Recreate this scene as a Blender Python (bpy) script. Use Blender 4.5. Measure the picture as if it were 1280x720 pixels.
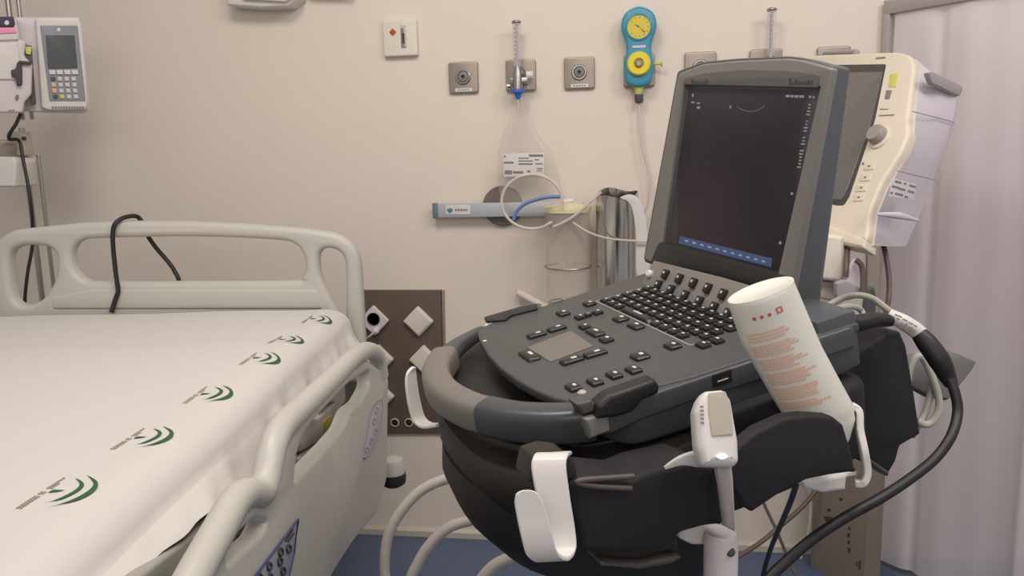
import bpy, bmesh, math, random
from mathutils import Vector, Matrix
random.seed(7)
V = Vector
sc = bpy.context.scene
for o in list(bpy.data.objects): bpy.data.objects.remove(o)
COL = sc.collection
R = math.radians

# ---------------------------------------------------------------- camera
CAMP = V((0, 0, 1.3))
CR = Matrix.Rotation(R(8.3), 3, 'Z') @ Matrix.Rotation(R(90 - 9.3), 3, 'X') @ Matrix.Rotation(R(-1.4), 3, 'Z')
cd = bpy.data.cameras.new('camera'); cd.sensor_width = 36; cd.lens = 28.125; cd.clip_start = 0.02
cam = bpy.data.objects.new('camera', cd); COL.objects.link(cam)
cam.matrix_world = Matrix.Translation(CAMP) @ CR.to_4x4()
sc.camera = cam

# ---------------------------------------------------------------- light
w = bpy.data.worlds.new('room_light'); sc.world = w; w.use_nodes = True
bg = w.node_tree.nodes['Background']; bg.inputs[0].default_value = (1.0, 0.95, 0.92, 1); bg.inputs[1].default_value = 0.37
def area(name, loc, target, size, power, col):
    l = bpy.data.lights.new(name, 'AREA'); l.shape = 'RECTANGLE'; l.size, l.size_y = size; l.energy = power; l.color = col
    o = bpy.data.objects.new(name, l); COL.objects.link(o); o.location = loc
    o.rotation_euler = (V(target) - V(loc)).to_track_quat('-Z', 'Y').to_euler()
area('overhead_area_light', (-0.55, 0.95, 2.75), (-0.6, 1.5, 0), (0.6, 0.6), 17, (1, 0.93, 0.86))
area('overhead_area_light', (0.5, 0.55, 2.75), (0.4, 1.3, 0), (0.6, 0.6), 15, (1, 0.92, 0.86))
area('overhead_area_light', (1.5, 0.6, 2.75), (1.3, 1.9, 0.8), (0.6, 0.6), 16, (0.98, 0.95, 1.0))  # added fill without a known fixture, aimed to brighten the curtain
area('frontal_fill_light', (0.2, -2.2, 2.4), (0, 2.5, 1.0), (2.0, 1.0), 23, (1, 0.94, 0.89))  # unseen frontal fill behind the camera, tuned to raise the wall brightness
sc.view_settings.view_transform = 'Standard'; sc.view_settings.look = 'None'
sc.view_settings.exposure = 0.0; sc.view_settings.gamma = 1; sc.view_settings.use_curve_mapping = False

ZUP = V((0, 0, 1))
# ---------------------------------------------------------------- sight lines
def ray(x, y): return CR @ V(((x - 640) / 1000, -(y - 360) / 1000, -1))
def at(x, y, d): return CAMP + ray(x, y) * d
class Pl:
    """a plane in the room; c() finds where a sight line meets it, w() gives the room point of plane coordinates"""
    def __init__(s, o, ex, ey):
        s.o = V(o); s.ex = V(ex).normalized(); s.ey = (V(ey) - s.ex * V(ey).dot(s.ex)).normalized(); s.n = s.ex.cross(s.ey)
    def c(s, x, y):
        d = ray(x, y); t = (s.o - CAMP).dot(s.n) / d.dot(s.n); p = CAMP + d * t - s.o
        return V((p.dot(s.ex), p.dot(s.ey)))
    def w(s, a, b, h=0): return s.o + s.ex * a + s.ey * b + s.n * h
    def p(s, x, y, h=0): q = s.c(x, y); return s.w(q.x, q.y, h)
    def m(s): return Matrix.Translation(s.o) @ Matrix((s.ex, s.ey, s.n)).transposed().to_4x4()
    def up(s, h): return Pl(s.o + s.n * h, s.ex, s.ey)

# ---------------------------------------------------------------- materials
def lin(c): c /= 255; return c / 12.92 if c <= 0.04045 else ((c + 0.055) / 1.055) ** 2.4
def mat(name, rgb, rough=0.5, metal=0, var=0.0, scale=8, bump=0.0, bscale=60, spec=0.5, emit=None, es=1, alpha=1, trans=0, coat=0):
    m = bpy.data.materials.new(name); m.use_nodes = True; nt = m.node_tree; b = nt.nodes['Principled BSDF']
    c = tuple(lin(v) for v in rgb) + (1,)
    b.inputs['Base Color'].default_value = c; b.inputs['Roughness'].default_value = rough; b.inputs['Metallic'].default_value = metal
    b.inputs['Specular IOR Level'].default_value = spec; b.inputs['Coat Weight'].default_value = coat
    tc = nt.nodes.new('ShaderNodeTexCoord')
    if var:
        n = nt.nodes.new('ShaderNodeTexNoise'); n.inputs['Scale'].default_value = scale; n.inputs['Detail'].default_value = 5
        nt.links.new(tc.outputs['Object'], n.inputs['Vector'])
        mx = nt.nodes.new('ShaderNodeMix'); mx.data_type = 'RGBA'
        mx.inputs['A'].default_value = tuple(v * (1 - var) for v in c[:3]) + (1,); mx.inputs['B'].default_value = tuple(min(1, v * (1 + var)) for v in c[:3]) + (1,)
        nt.links.new(n.outputs['Fac'], mx.inputs['Factor']); nt.links.new(mx.outputs['Result'], b.inputs['Base Color'])
    if bump:
        n = nt.nodes.new('ShaderNodeTexNoise'); n.inputs['Scale'].default_value = bscale; n.inputs['Detail'].default_value = 4
        nt.links.new(tc.outputs['Object'], n.inputs['Vector'])
        bp = nt.nodes.new('ShaderNodeBump'); bp.inputs['Strength'].default_value = bump; bp.inputs['Distance'].default_value = 0.01
        nt.links.new(n.outputs['Fac'], bp.inputs['Height']); nt.links.new(bp.outputs['Normal'], b.inputs['Normal'])
    if emit: b.inputs['Emission Color'].default_value = tuple(lin(v) for v in emit) + (1,); b.inputs['Emission Strength'].default_value = es
    if alpha < 1: b.inputs['Alpha'].default_value = alpha
    if trans: b.inputs['Transmission Weight'].default_value = trans
    return m
M = {}
M['wall'] = mat('wall_paint', (224, 212, 198), 0.75, var=0.03, scale=3, bump=0.05, bscale=200, spec=0.25)
M['floor'] = mat('blue_vinyl_floor', (80, 95, 120), 0.32, var=0.16, scale=40)
M['skirt'] = mat('skirting_vinyl', (196, 186, 170), 0.5)
M['bed'] = mat('bed_plastic', (190, 187, 177), 0.42, var=0.02)
M['bedframe'] = mat('bed_grey_plastic', (158, 156, 146), 0.5)
M['dark'] = mat('dark_underframe', (66, 64, 58), 0.6)
M['sheet'] = mat('white_cotton_sheet', (206, 202, 195), 0.9, bump=0.15, bscale=25, spec=0.1)
M['green'] = mat('green_print', (62, 98, 68), 0.9, spec=0.1)
M['greyprint'] = mat('grey_print', (150, 146, 130), 0.9, spec=0.1)
M['white'] = mat('white_plastic', (214, 209, 204), 0.38)
M['cream'] = mat('cream_plastic', (220, 212, 196), 0.45)
M['lilac'] = mat('pale_lilac_grey_plastic', (206, 198, 200), 0.45)
M['steel'] = mat('brushed_steel_plate', (158, 146, 134), 0.42, metal=0.6, var=0.04, scale=30)
M['chrome'] = mat('polished_steel', (200, 196, 192), 0.16, metal=1)
M['satin'] = mat('satin_steel', (168, 164, 160), 0.32, metal=0.9)
M['darkgrey'] = mat('dark_grey_plastic', (66, 62, 60), 0.5)
M['black'] = mat('black_rubber', (32, 30, 30), 0.5, var=0.05)
M['fabric'] = mat('black_moulded_foam', (40, 38, 40), 0.7, var=0.14, scale=12, bump=0.06, bscale=90, spec=0.3)
M['bowl'] = mat('black_moulded_plastic', (44, 41, 38), 0.5, var=0.12, scale=7, spec=0.35)
M['deck'] = mat('console_charcoal_plastic', (78, 77, 76), 0.5, bump=0.04, bscale=500, spec=0.4)
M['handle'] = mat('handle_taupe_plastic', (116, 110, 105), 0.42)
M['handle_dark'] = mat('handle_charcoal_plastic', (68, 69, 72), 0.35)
M['side'] = mat('blue_grey_plastic', (76, 78, 82), 0.4)
M['bezel'] = mat('screen_surround_grey', (122, 118, 114), 0.42)
M['bezelin'] = mat('screen_inner_surround', (98, 92, 88), 0.45)
M['bluebez'] = mat('screen_back_blue_grey', (88, 91, 96), 0.45)
M['display'] = mat('display_glass', (16, 13, 14), 0.5, spec=0.25, emit=(56, 46, 48), es=1)
M['strip'] = mat('hinge_strip_black', (40, 39, 38), 0.4)
M['keypanel'] = mat('key_panel_grey', (128, 122, 118), 0.45)
M['key'] = mat('key_black', (34, 33, 33), 0.35)
M['legend'] = mat('key_legend_white', (200, 198, 194), 0.35)
M['pad'] = mat('touchpad_grey', (112, 107, 100), 0.45)
M['ui'] = mat('screen_text', (60, 60, 60), 0.4, emit=(122, 116, 118), es=1)
M['uiblue'] = mat('screen_blue_bar', (20, 30, 50), 0.4, emit=(56, 68, 96), es=1)
M['uidark'] = mat('screen_faint_mark', (20, 20, 20), 0.4, emit=(84, 70, 74), es=1)
M['gel'] = mat('gel_bottle_white', (222, 218, 206), 0.35)
M['orange'] = mat('orange_print', (228, 178, 150), 0.6)
M['redprint'] = mat('red_print', (206, 84, 66), 0.6)
M['panel'] = mat('brown_wall_panel', (98, 84, 74), 0.5, var=0.04)
M['teal'] = mat('regulator_teal', (62, 142, 168), 0.4)
M['yellow'] = mat('dial_yellow', (226, 204, 40), 0.4)
M['yellow2'] = mat('dial_face_yellow', (206, 188, 50), 0.4)
M['blue'] = mat('blue_plastic', (58, 104, 190), 0.35)
M['rail'] = mat('pale_blue_rail', (184, 186, 192), 0.4, metal=0.2)
M['tealcap'] = mat('teal_cap', (92, 122, 136), 0.45)
M['disc'] = mat('dark_grey_disc', (112, 100, 92), 0.5)
M['paleyel'] = mat('pale_yellow_lid', (222, 212, 170), 0.4)
M['bluetube'] = mat('blue_tube', (104, 124, 176), 0.35)
M['hose'] = mat('pale_grey_hose', (188, 180, 172), 0.45)
M['cable'] = mat('grey_cable', (176, 172, 160), 0.45)
M['cablebrown'] = mat('brown_grey_cable', (96, 80, 72), 0.5)
M['navy'] = mat('navy_label', (52, 46, 72), 0.5)
M['pink'] = mat('pink_tape', (236, 150, 178), 0.6)
M['pumpgrey'] = mat('pump_blue_grey_panel', (136, 138, 146), 0.45)
M['pumplcd'] = mat('pump_display', (78, 82, 82), 0.35)
M['lcd2'] = mat('monitor_display_glass', (104, 100, 98), 0.2)
M['monbody'] = mat('monitor_lilac_body', (210, 202, 206), 0.5)
M['monface'] = mat('monitor_cream_face', (214, 203, 184), 0.45)
M['mongrey'] = mat('monitor_grey_handle', (158, 150, 150), 0.5)
M['knob'] = mat('monitor_grey_knob', (150, 142, 138), 0.4)
M['marks'] = mat('small_grey_print', (128, 120, 116), 0.6)
M['marklite'] = mat('pale_grey_print', (168, 160, 160), 0.6)
M['card'] = mat('grey_brown_cardboard', (132, 120, 108), 0.7, var=0.1, scale=9)
M['lime'] = mat('lime_sticker', (200, 198, 100), 0.6)
M['frame'] = mat('grey_track', (168, 158, 154), 0.45)
M['plum'] = mat('sticker_lilac', (186, 180, 182), 0.5)
M['plumline'] = mat('sticker_violet_line', (142, 132, 152), 0.5)
M['bluesticker'] = mat('control_sticker_blue_grey', (160, 164, 176), 0.45)
M['blueline'] = mat('control_sticker_outline', (74, 82, 130), 0.45)
M['taupe'] = mat('taupe_inset', (178, 168, 154), 0.5)
M['led'] = mat('pale_blue_lamp', (220, 232, 255), 0.3, emit=(225, 235, 255), es=1.0)
M['bracket'] = mat('grey_brown_bracket', (84, 75, 70), 0.5)
def clear(name, rgb, a, rough=0.15):
    m = bpy.data.materials.new(name); m.use_nodes = True; nt = m.node_tree; b = nt.nodes['Principled BSDF']
    b.inputs['Base Color'].default_value = tuple(lin(v) for v in rgb) + (1,); b.inputs['Roughness'].default_value = rough; b.inputs['Alpha'].default_value = a
    return m
M['clear'] = clear('clear_plastic', (214, 208, 204), 0.28)
M['bag'] = clear('thin_plastic_bag', (212, 202, 194), 0.16)
M['cup'] = clear('canister_plastic', (222, 212, 196), 0.32)
M['cleartube'] = clear('clear_tube', (218, 208, 196), 0.7)
# thin translucent curtain cloth
m = bpy.data.materials.new('translucent_white_curtain'); m.use_nodes = True; nt = m.node_tree; nt.nodes.clear()
out = nt.nodes.new('ShaderNodeOutputMaterial'); df = nt.nodes.new('ShaderNodeBsdfDiffuse'); tl = nt.nodes.new('ShaderNodeBsdfTranslucent'); tp = nt.nodes.new('ShaderNodeBsdfTransparent')
for n in (df, tl): n.inputs[0].default_value = (lin(236), lin(229), lin(233), 1)
a1 = nt.nodes.new('ShaderNodeMixShader'); a1.inputs[0].default_value = 0.35; a2 = nt.nodes.new('ShaderNodeMixShader'); a2.inputs[0].default_value = 0.16
wv = nt.nodes.new('ShaderNodeTexNoise'); wv.inputs['Scale'].default_value = 400; bp = nt.nodes.new('ShaderNodeBump'); bp.inputs['Strength'].default_value = 0.05
nt.links.new(wv.outputs['Fac'], bp.inputs['Height']); nt.links.new(bp.outputs['Normal'], df.inputs['Normal'])
nt.links.new(df.outputs[0], a1.inputs[1]); nt.links.new(tl.outputs[0], a1.inputs[2]); nt.links.new(a1.outputs[0], a2.inputs[1]); nt.links.new(tp.outputs[0], a2.inputs[2]); nt.links.new(a2.outputs[0], out.inputs[0])
M['curtain'] = m

# ---------------------------------------------------------------- mesh tools
MW = {}
def thing(name, label, cat, loc, rz=0, group=None):
    o = bpy.data.objects.new(name, None); COL.objects.link(o); o.empty_display_size = 0.05
    mw = Matrix.Translation(V(loc)) @ Matrix.Rotation(rz, 4, 'Z'); o.matrix_basis = mw; MW[o.name] = mw
    o['label'] = label; o['category'] = cat
    if group: o['group'] = group
    return o
def tag(o, label, cat, group=None):
    o['label'] = label; o['category'] = cat
    if group: o['group'] = group
    return o
def link_mesh(name, me, mats, parent=None, ang=32):
    """room-space mesh -> one object, stored relative to its thing (or with its origin at its own base)"""
    for mm in (mats if isinstance(mats, (list, tuple)) else [mats]): me.materials.append(mm)
    for p in me.polygons: p.use_smooth = True
    try: me.set_sharp_from_angle(angle=R(ang))
    except Exception: pass
    o = bpy.data.objects.new(name, me); COL.objects.link(o)
    if parent is not None:
        me.transform(MW[parent.name].inverted()); o.parent = parent; MW[o.name] = MW[parent.name]
    else:
        xs = [v.co for v in me.vertices]
        b = V((sum(c.x for c in xs) / len(xs), sum(c.y for c in xs) / len(xs), min(c.z for c in xs)))
        mw = Matrix.Translation(b); me.transform(mw.inverted()); o.matrix_basis = mw; MW[o.name] = mw
    return o
class B:
    def __init__(s): s.bm = bmesh.new(); s.mi = 0
    def _new(s, n0, f0): 
        s.bm.verts.ensure_lookup_table(); s.bm.faces.ensure_lookup_table()
        for f in s.bm.faces[f0:]: f.material_index = s.mi
    def join(s, other_bm, mx=None):
        me = bpy.data.meshes.new('t'); other_bm.to_mesh(me); other_bm.free()
        if mx is not None: me.transform(mx)
        f0 = len(s.bm.faces); s.bm.from_mesh(me); bpy.data.meshes.remove(me); s._new(0, f0); return s
    def box(s, mx, size, bev=0.0, seg=2, taper=1.0):
        b = bmesh.new(); bmesh.ops.create_cube(b, size=1)
        for v in b.verts:
            k = taper if v.co.z > 0 else 1
            v.co = V((v.co.x * size[0] * k, v.co.y * size[1] * k, v.co.z * size[2]))
        if bev: bmesh.ops.bevel(b, geom=b.edges[:], offset=bev, segments=seg, profile=0.5, affect='EDGES')
        return s.join(b, mx)
    def tube(s, pts, r, seg=12, sub=6, closed=False, caps=True, prof=None):
        """swept tube through smoothed points; r may be a list; prof = (half width, half height, up vector) makes a flat rounded section"""
        pts = [V(p) for p in pts]; rs = r if isinstance(r, (list, tuple)) else [r] * len(pts)
        P, Q = [], []
        n = len(pts); rng = range(n if closed else n - 1)
        for i in rng:
            g = (lambda k: pts[k % n]) if closed else (lambda k: pts[max(0, min(n - 1, k))])
            p0, p1, p2, p3 = g(i - 1), g(i), g(i + 1), g(i + 2)
            for j in range(sub):
                t = j / sub
                P.append(0.5 * ((2 * p1) + (p2 - p0) * t + (2 * p0 - 5 * p1 + 4 * p2 - p3) * t * t + (3 * p1 - p0 - 3 * p2 + p3) * t ** 3))
                a, b2 = rs[i], rs[(i + 1) % n]; Q.append(a + (b2 - a) * t)
        if not closed: P.append(pts[-1]); Q.append(rs[-1])
        b = bmesh.new(); rings = []; N = len(P); up = None
        for i in range(N):
            if closed: d = (P[(i + 1) % N] - P[i - 1]).normalized()
            else: d = (P[min(N - 1, i + 1)] - P[max(0, i - 1)]).normalized()
            if prof: up = prof[2] if isinstance(prof[2], Vector) else V(prof[2])
            elif up is None: up = V((0, 0, 1)) if abs(d.z) < 0.9 else V((1, 0, 0))
            x = up.cross(d).normalized(); y = d.cross(x).normalized(); up = y
            ring = []
            for k in range(seg):
                a = 2 * math.pi * k / seg
                if prof:
                    ca, sa = math.cos(a), math.sin(a); e = 0.55
                    cx = math.copysign(abs(ca) ** e, ca) * prof[0] * Q[i]; cy = math.copysign(abs(sa) ** e, sa) * prof[1] * Q[i]
                else: cx, cy = Q[i] * math.cos(a), Q[i] * math.sin(a)
                ring.append(b.verts.new(P[i] + x * cx + y * cy))
            rings.append(ring)
        for i in range(N if closed else N - 1):
            A, C = rings[i], rings[(i + 1) % N]
            for k in range(seg): b.faces.new((A[k], A[(k + 1) % seg], C[(k + 1) % seg], C[k]))
        if caps and not closed: b.faces.new(rings[0][::-1]); b.faces.new(rings[-1])
        return s.join(b)
    def lathe(s, prof, mx, seg=32, cap0=True, cap1=True):
        b = bmesh.new(); rings = []
        for (r, z) in prof:
            rings.append([b.verts.new((max(r, 1e-4) * math.cos(2 * math.pi * k / seg), max(r, 1e-4) * math.sin(2 * math.pi * k / seg), z)) for k in range(seg)])
        for A, C in zip(rings, rings[1:]):
            for k in range(seg): b.faces.new((A[k], A[(k + 1) % seg], C[(k + 1) % seg], C[k]))
        if cap0: b.faces.new(rings[0][::-1])
        if cap1: b.faces.new(rings[-1])
        return s.join(b, mx)
    def loft(s, rings, caps=True, closed=True):
        b = bmesh.new(); RR = [[b.verts.new(V(p)) for p in r] for r in rings]; n = len(RR[0])
        for A, C in zip(RR, RR[1:]):
            for k in range(n if closed else n - 1): b.faces.new((A[k], A[(k + 1) % n], C[(k + 1) % n], C[k]))
        if caps and closed: b.faces.new(RR[0][::-1]); b.faces.new(RR[-1])
        bmesh.ops.recalc_face_normals(b, faces=b.faces[:])
        return s.join(b)
    def plate(s, pl, pts, depth, bev=0.002, holes=(), px=True, back=True, h=0):
        """outline on a plane (sight-line points or plane coordinates), real thickness behind it"""
        cu = bpy.data.curves.new('t', 'CURVE'); cu.dimensions = '2D'; cu.fill_mode = 'BOTH'
        bev = min(bev, depth * 0.45); cu.extrude = depth / 2 - bev; cu.bevel_depth = bev; cu.offset = -bev; cu.bevel_resolution = 2
        for pp in [pts] + list(holes):
            q = [pl.c(*a) for a in pp] if px else [V(a) for a in pp]
            sp = cu.splines.new('POLY'); sp.points.add(len(q) - 1)
            for i, a in enumerate(q): sp.points[i].co = (a[0], a[1], 0, 1)
            sp.use_cyclic_u = True
        ob = bpy.data.objects.new('t', cu); me = bpy.data.meshes.new_from_object(ob)
        b = bmesh.new(); b.from_mesh(me); bmesh.ops.remove_doubles(b, verts=b.verts[:], dist=1e-6); bmesh.ops.recalc_face_normals(b, faces=b.faces[:])
        bpy.data.objects.remove(ob); bpy.data.curves.remove(cu); bpy.data.meshes.remove(me)
        return s.join(b, pl.m() @ Matrix.Translation((0, 0, h - (depth / 2 if back else 0))))
    def quadp(s, pl, pts, h=0.0006, px=True):
        q = [pl.c(*a) for a in pts] if px else [V(a) for a in pts]
        b = bmesh.new(); f = b.faces.new([b.verts.new(pl.w(a[0], a[1], h)) for a in q]); 
        if f.normal.dot(pl.n) < 0: f.normal_flip()
        return s.join(b)
    def fin(s, name, mats, parent=None, ang=32):
        me = bpy.data.meshes.new(name); s.bm.to_mesh(me); s.bm.free()
        return link_mesh(name, me, mats, parent, ang)
def rnd(pts, r, n=4):
    """round the corners of an outline by distance r"""
    out = []; N = len(pts)
    for i in range(N):
        a, b, c = V(pts[i - 1][:2]), V(pts[i][:2]), V(pts[(i + 1) % N][:2])
        d1, d2 = (a - b), (c - b); k1 = min(r, d1.length * 0.45); k2 = min(r, d2.length * 0.45)
        p, q = b + d1.normalized() * k1, b + d2.normalized() * k2
        for j in range(n + 1):
            t = j / n; out.append(tuple(p * (1 - t) ** 2 + b * 2 * t * (1 - t) + q * t * t))
    return out
def smooth(pts, sub=5):
    n = len(pts); out = []
    for i in range(n):
        p0, p1, p2, p3 = [V(pts[(i + k) % n]) for k in (-1, 0, 1, 2)]
        for j in range(sub):
            t = j / sub; out.append(tuple(0.5 * ((2 * p1) + (p2 - p0) * t + (2 * p0 - 5 * p1 + 4 * p2 - p3) * t * t + (3 * p1 - p0 - 3 * p2 + p3) * t ** 3)))
    return out
def rect(x0, y0, x1, y1): return [(x0, y0), (x1, y0), (x1, y1), (x0, y1)]
def circ(cx, cy, r, n=28, ry=None): return [(cx + r * math.cos(2 * math.pi * k / n), cy + (ry or r) * math.sin(2 * math.pi * k / n)) for k in range(n)]
def axis(p, d, up=(0, 0, 1)):
    z = V(d).normalized(); x = V(up).cross(z)
    if x.length < 1e-3: x = V((1, 0, 0)).cross(z)
    x.normalize(); y = z.cross(x)
    return Matrix.Translation(V(p)) @ Matrix((x, y, z)).transposed().to_4x4()
def struct(o): o['kind'] = 'structure'; return o
def copy_thing(root, loc, label):
    c = root.copy(); COL.objects.link(c); c.location = loc; c['label'] = label; MW[c.name] = Matrix.Translation(V(loc))
    for ch in list(root.children):
        d = ch.copy(); COL.objects.link(d); d.parent = c
        for g in ch.children:
            e = g.copy(); COL.objects.link(e); e.parent = d
    return c

# ================================================================ THE ROOM
YW = 2.5516
WALL = Pl((0, YW, 0), (1, 0, 0), (0, 0, 1))            # wall face, normal towards the camera
I = Matrix.Identity(4)
struct(B().box(Matrix.Translation((0, YW + 0.06, 1.4)), (6.4, 0.12, 2.8)).fin('wall_back', M['wall']))
struct(B().box(Matrix.Translation((0, 0.2, -0.05)), (6.4, 4.84, 0.1)).fin('floor', M['floor']))
b = B(); b.loft([[(x, YW, 0.0), (x, YW - 0.012, 0.0), (x, YW - 0.012, 0.02), (x, YW - 0.004, 0.028), (x, YW, 0.03)] for x in (-3.2, 3.2)])
struct(b.fin('baseboard_back', M['skirt']))

# curtain on its track, coming out of the wall towards the right
TD = V((math.sin(R(40.7)), -math.cos(R(40.7)), 0)); TN = V((TD.y, -TD.x, 0))
T0 = WALL.p(1108, 40); T0 = V((T0.x, YW - 0.02, 0))
t = thing('curtain_track', 'grey curtain track running out from the wall at top right', 'curtain track', (T0.x, T0.y, 1.6), 0)
zt = WALL.p(1108, 20).z
b = B(); b.box(Matrix.Translation(T0 + TD * 0.7 + V((0, 0, zt + 0.018))) @ Matrix.Rotation(R(-49.3), 4, 'Z'), (1.42, 0.03, 0.036), 0.003); b.fin('rail', M['frame'], t)
b = B(); b.box(Matrix.Translation(T0 + V((-0.004, -0.002, zt - 0.26))) @ Matrix.Rotation(R(-49.3), 4, 'Z'), (0.02, 0.02, 0.6), 0.002); b.fin('end_post', M['frame'], t)
rings = []
for k in range(141):
    s_ = 0.02 + k * 0.0095
    amp = 0.003 * math.sin(s_ * 31) + 0.002 * math.sin(s_ * 57 + 1)
    fold = -0.012 * math.exp(-((s_ - 0.155) / 0.012) ** 2) + 0.02 * math.exp(-((s_ - 0.46) / 0.016) ** 2)
    p = T0 + TD * s_ + TN * (amp + fold)
    rings.append([(p.x, p.y, z) for z in (0.02, 0.5, 1.0, 1.5, zt)])
b = B(); b.loft(rings, caps=False, closed=False)
tag(b.fin('curtain', M['curtain'], None, 60), 'white translucent hanging curtain filling the right side of the view', 'curtain')

# ================================================================ THINGS ON THE WALL
# gas outlet plates
def outlet(x, label):
    o = thing('gas_outlet', label, 'gas outlet', (x, YW, 1.50), 0, 'steel gas outlets in a row on the wall')
    P = Pl((x, YW, 1.55), (1, 0, 0), (0, 0, 1))
    B().plate(P, rnd(rect(-0.047, -0.048, 0.047, 0.048), 0.008), 0.012, 0.003, px=False, back=False, h=0.006).fin('plate', M['steel'], o)
    q = axis(P.w(0, 0.002, 0.012), P.n)
    B().lathe([(0.024, 0), (0.024, 0.004), (0.021, 0.006), (0.018, 0.006), (0.017, 0.002)], q, cap1=False).fin('collar', M['satin'], o)
    b = B(); b.lathe([(0.016, 0.0), (0.016, 0.004), (0.012, 0.006), (0.006, 0.006)], q, 24, cap1=False); b.fin('socket_ring', M['marks'], o)
    B().lathe([(0.006, 0.0), (0.006, 0.0065), (0.002, 0.005)], q, 20).fin('socket_hole', M['black'], o)
    b = B(); b.plate(P, rnd(rect(-0.027, -0.043, 0.027, -0.033), 0.002), 0.001, 0.0003, px=False, back=False, h=0.0125); b.mi = 1
    for k in range(5): b.quadp(P, rect(-0.018 + k * 0.008, -0.040, -0.013 + k * 0.008, -0.036), 0.0133, px=False)
    b.fin('label_strip', [M['white'], M['marks']], o)
    return o
OX = [-0.509, -0.327, -0.145, 0.037, 0.219, 0.409, 0.602]
OL = ['square steel gas outlet plate nearest the red-marked switch, nothing plugged in',
      'steel gas outlet plate behind the clear flowmeter with blue nozzle',
      'square steel gas outlet plate with empty socket between the flowmeter and the teal regulator',
      'steel gas outlet plate behind the teal and yellow vacuum regulator',
      'steel gas outlet plate just showing above the top left corner of the ultrasound screen',
      'steel gas outlet plate behind the clear flowmeter above the ultrasound screen',
      'steel gas outlet plate peeking out above the cream patient monitor']
o0 = outlet(OX[0], OL[0])
for x, l in zip(OX[1:], OL[1:]): copy_thing(o0, (x, YW, 1.50), l)

# alarm switch plate
P = Pl((-0.70, YW, 1.66), (1, 0, 0), (0, 0, 1)); c0 = P.c(480, 27); c1 = P.c(524, 70)
cx, cy = (c0 + c1) / 2; hw, hh = (c1.x - c0.x) / 2, (c0.y - c1.y) / 2
t = thing('wall_switch', 'cream square wall switch with a red mark and dark slot', 'switch', (P.o.x + cx, YW, P.o.z + cy - hh))
P = P.up(0); P.o = P.w(cx, cy)
B().plate(P, rnd(rect(-hw, -hh, hw, hh), 0.006), 0.02, 0.004, px=False, back=False, h=0.01).fin('switch_plate', M['cream'], t)
B().plate(P, rnd(rect(0.004, -0.030, 0.020, 0.030), 0.003), 0.004, 0.001, px=False, back=False, h=0.021).fin('rocker', M['satin'], t)
B().plate(P, rnd(rect(0.008, -0.018, 0.016, 0.014), 0.002), 0.002, 0.0005, px=False, back=False, h=0.0235).fin('slot', M['darkgrey'], t)
B().plate(P, rnd(rect(0.004, 0.034, 0.022, 0.044), 0.004), 0.004, 0.001, px=False, back=False, h=0.021).fin('indicator_lamp', M['white'], t)
b = B(); b.plate(P, circ(-0.022, 0.018, 0.009), 0.001, 0.0003, px=False, back=False, h=0.0205); b.plate(P, [(-0.034, 0.018), (-0.022, 0.030), (-0.010, 0.018), (-0.022, 0.006)], 0.0008, 0.0002, px=False, back=False, h=0.0206)
b.fin('red_mark', M['redprint'], t)

# white fitting cut by the top edge
P = WALL
t = thing('wall_bracket', 'white wall fitting with sloped right end cut off by the top edge', 'wall fitting', WALL.p(338, 12))
b = B(); b.plate(WALL, [(294, -40), (376, -40), (386, -30), (383, 2), (372, 12), (340, 14), (297, 11)], 0.07, 0.006, back=False, h=0.035); b.fin('housing', M['white'], t)
b = B(); b.plate(WALL, rnd([(316, -30), (384, -30), (381, 1), (370, 8), (318, 5)], 3), 0.012, 0.003, back=False, h=0.076); b.fin('cover', M['cream'], t)
b = B(); b.plate(WALL, rnd([(388, -50), (448, -50), (446, -6), (392, -8)], 4), 0.05, 0.005, back=False, h=0.025)
# (the second fitting beside it stays above the frame; only its shadow reaches the picture)
tag(b.fin('unseen_fitting', M['white']), 'second pale wall fitting unseen above the top edge, there for its shadow, right of the white bracket', 'wall fitting')

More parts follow.
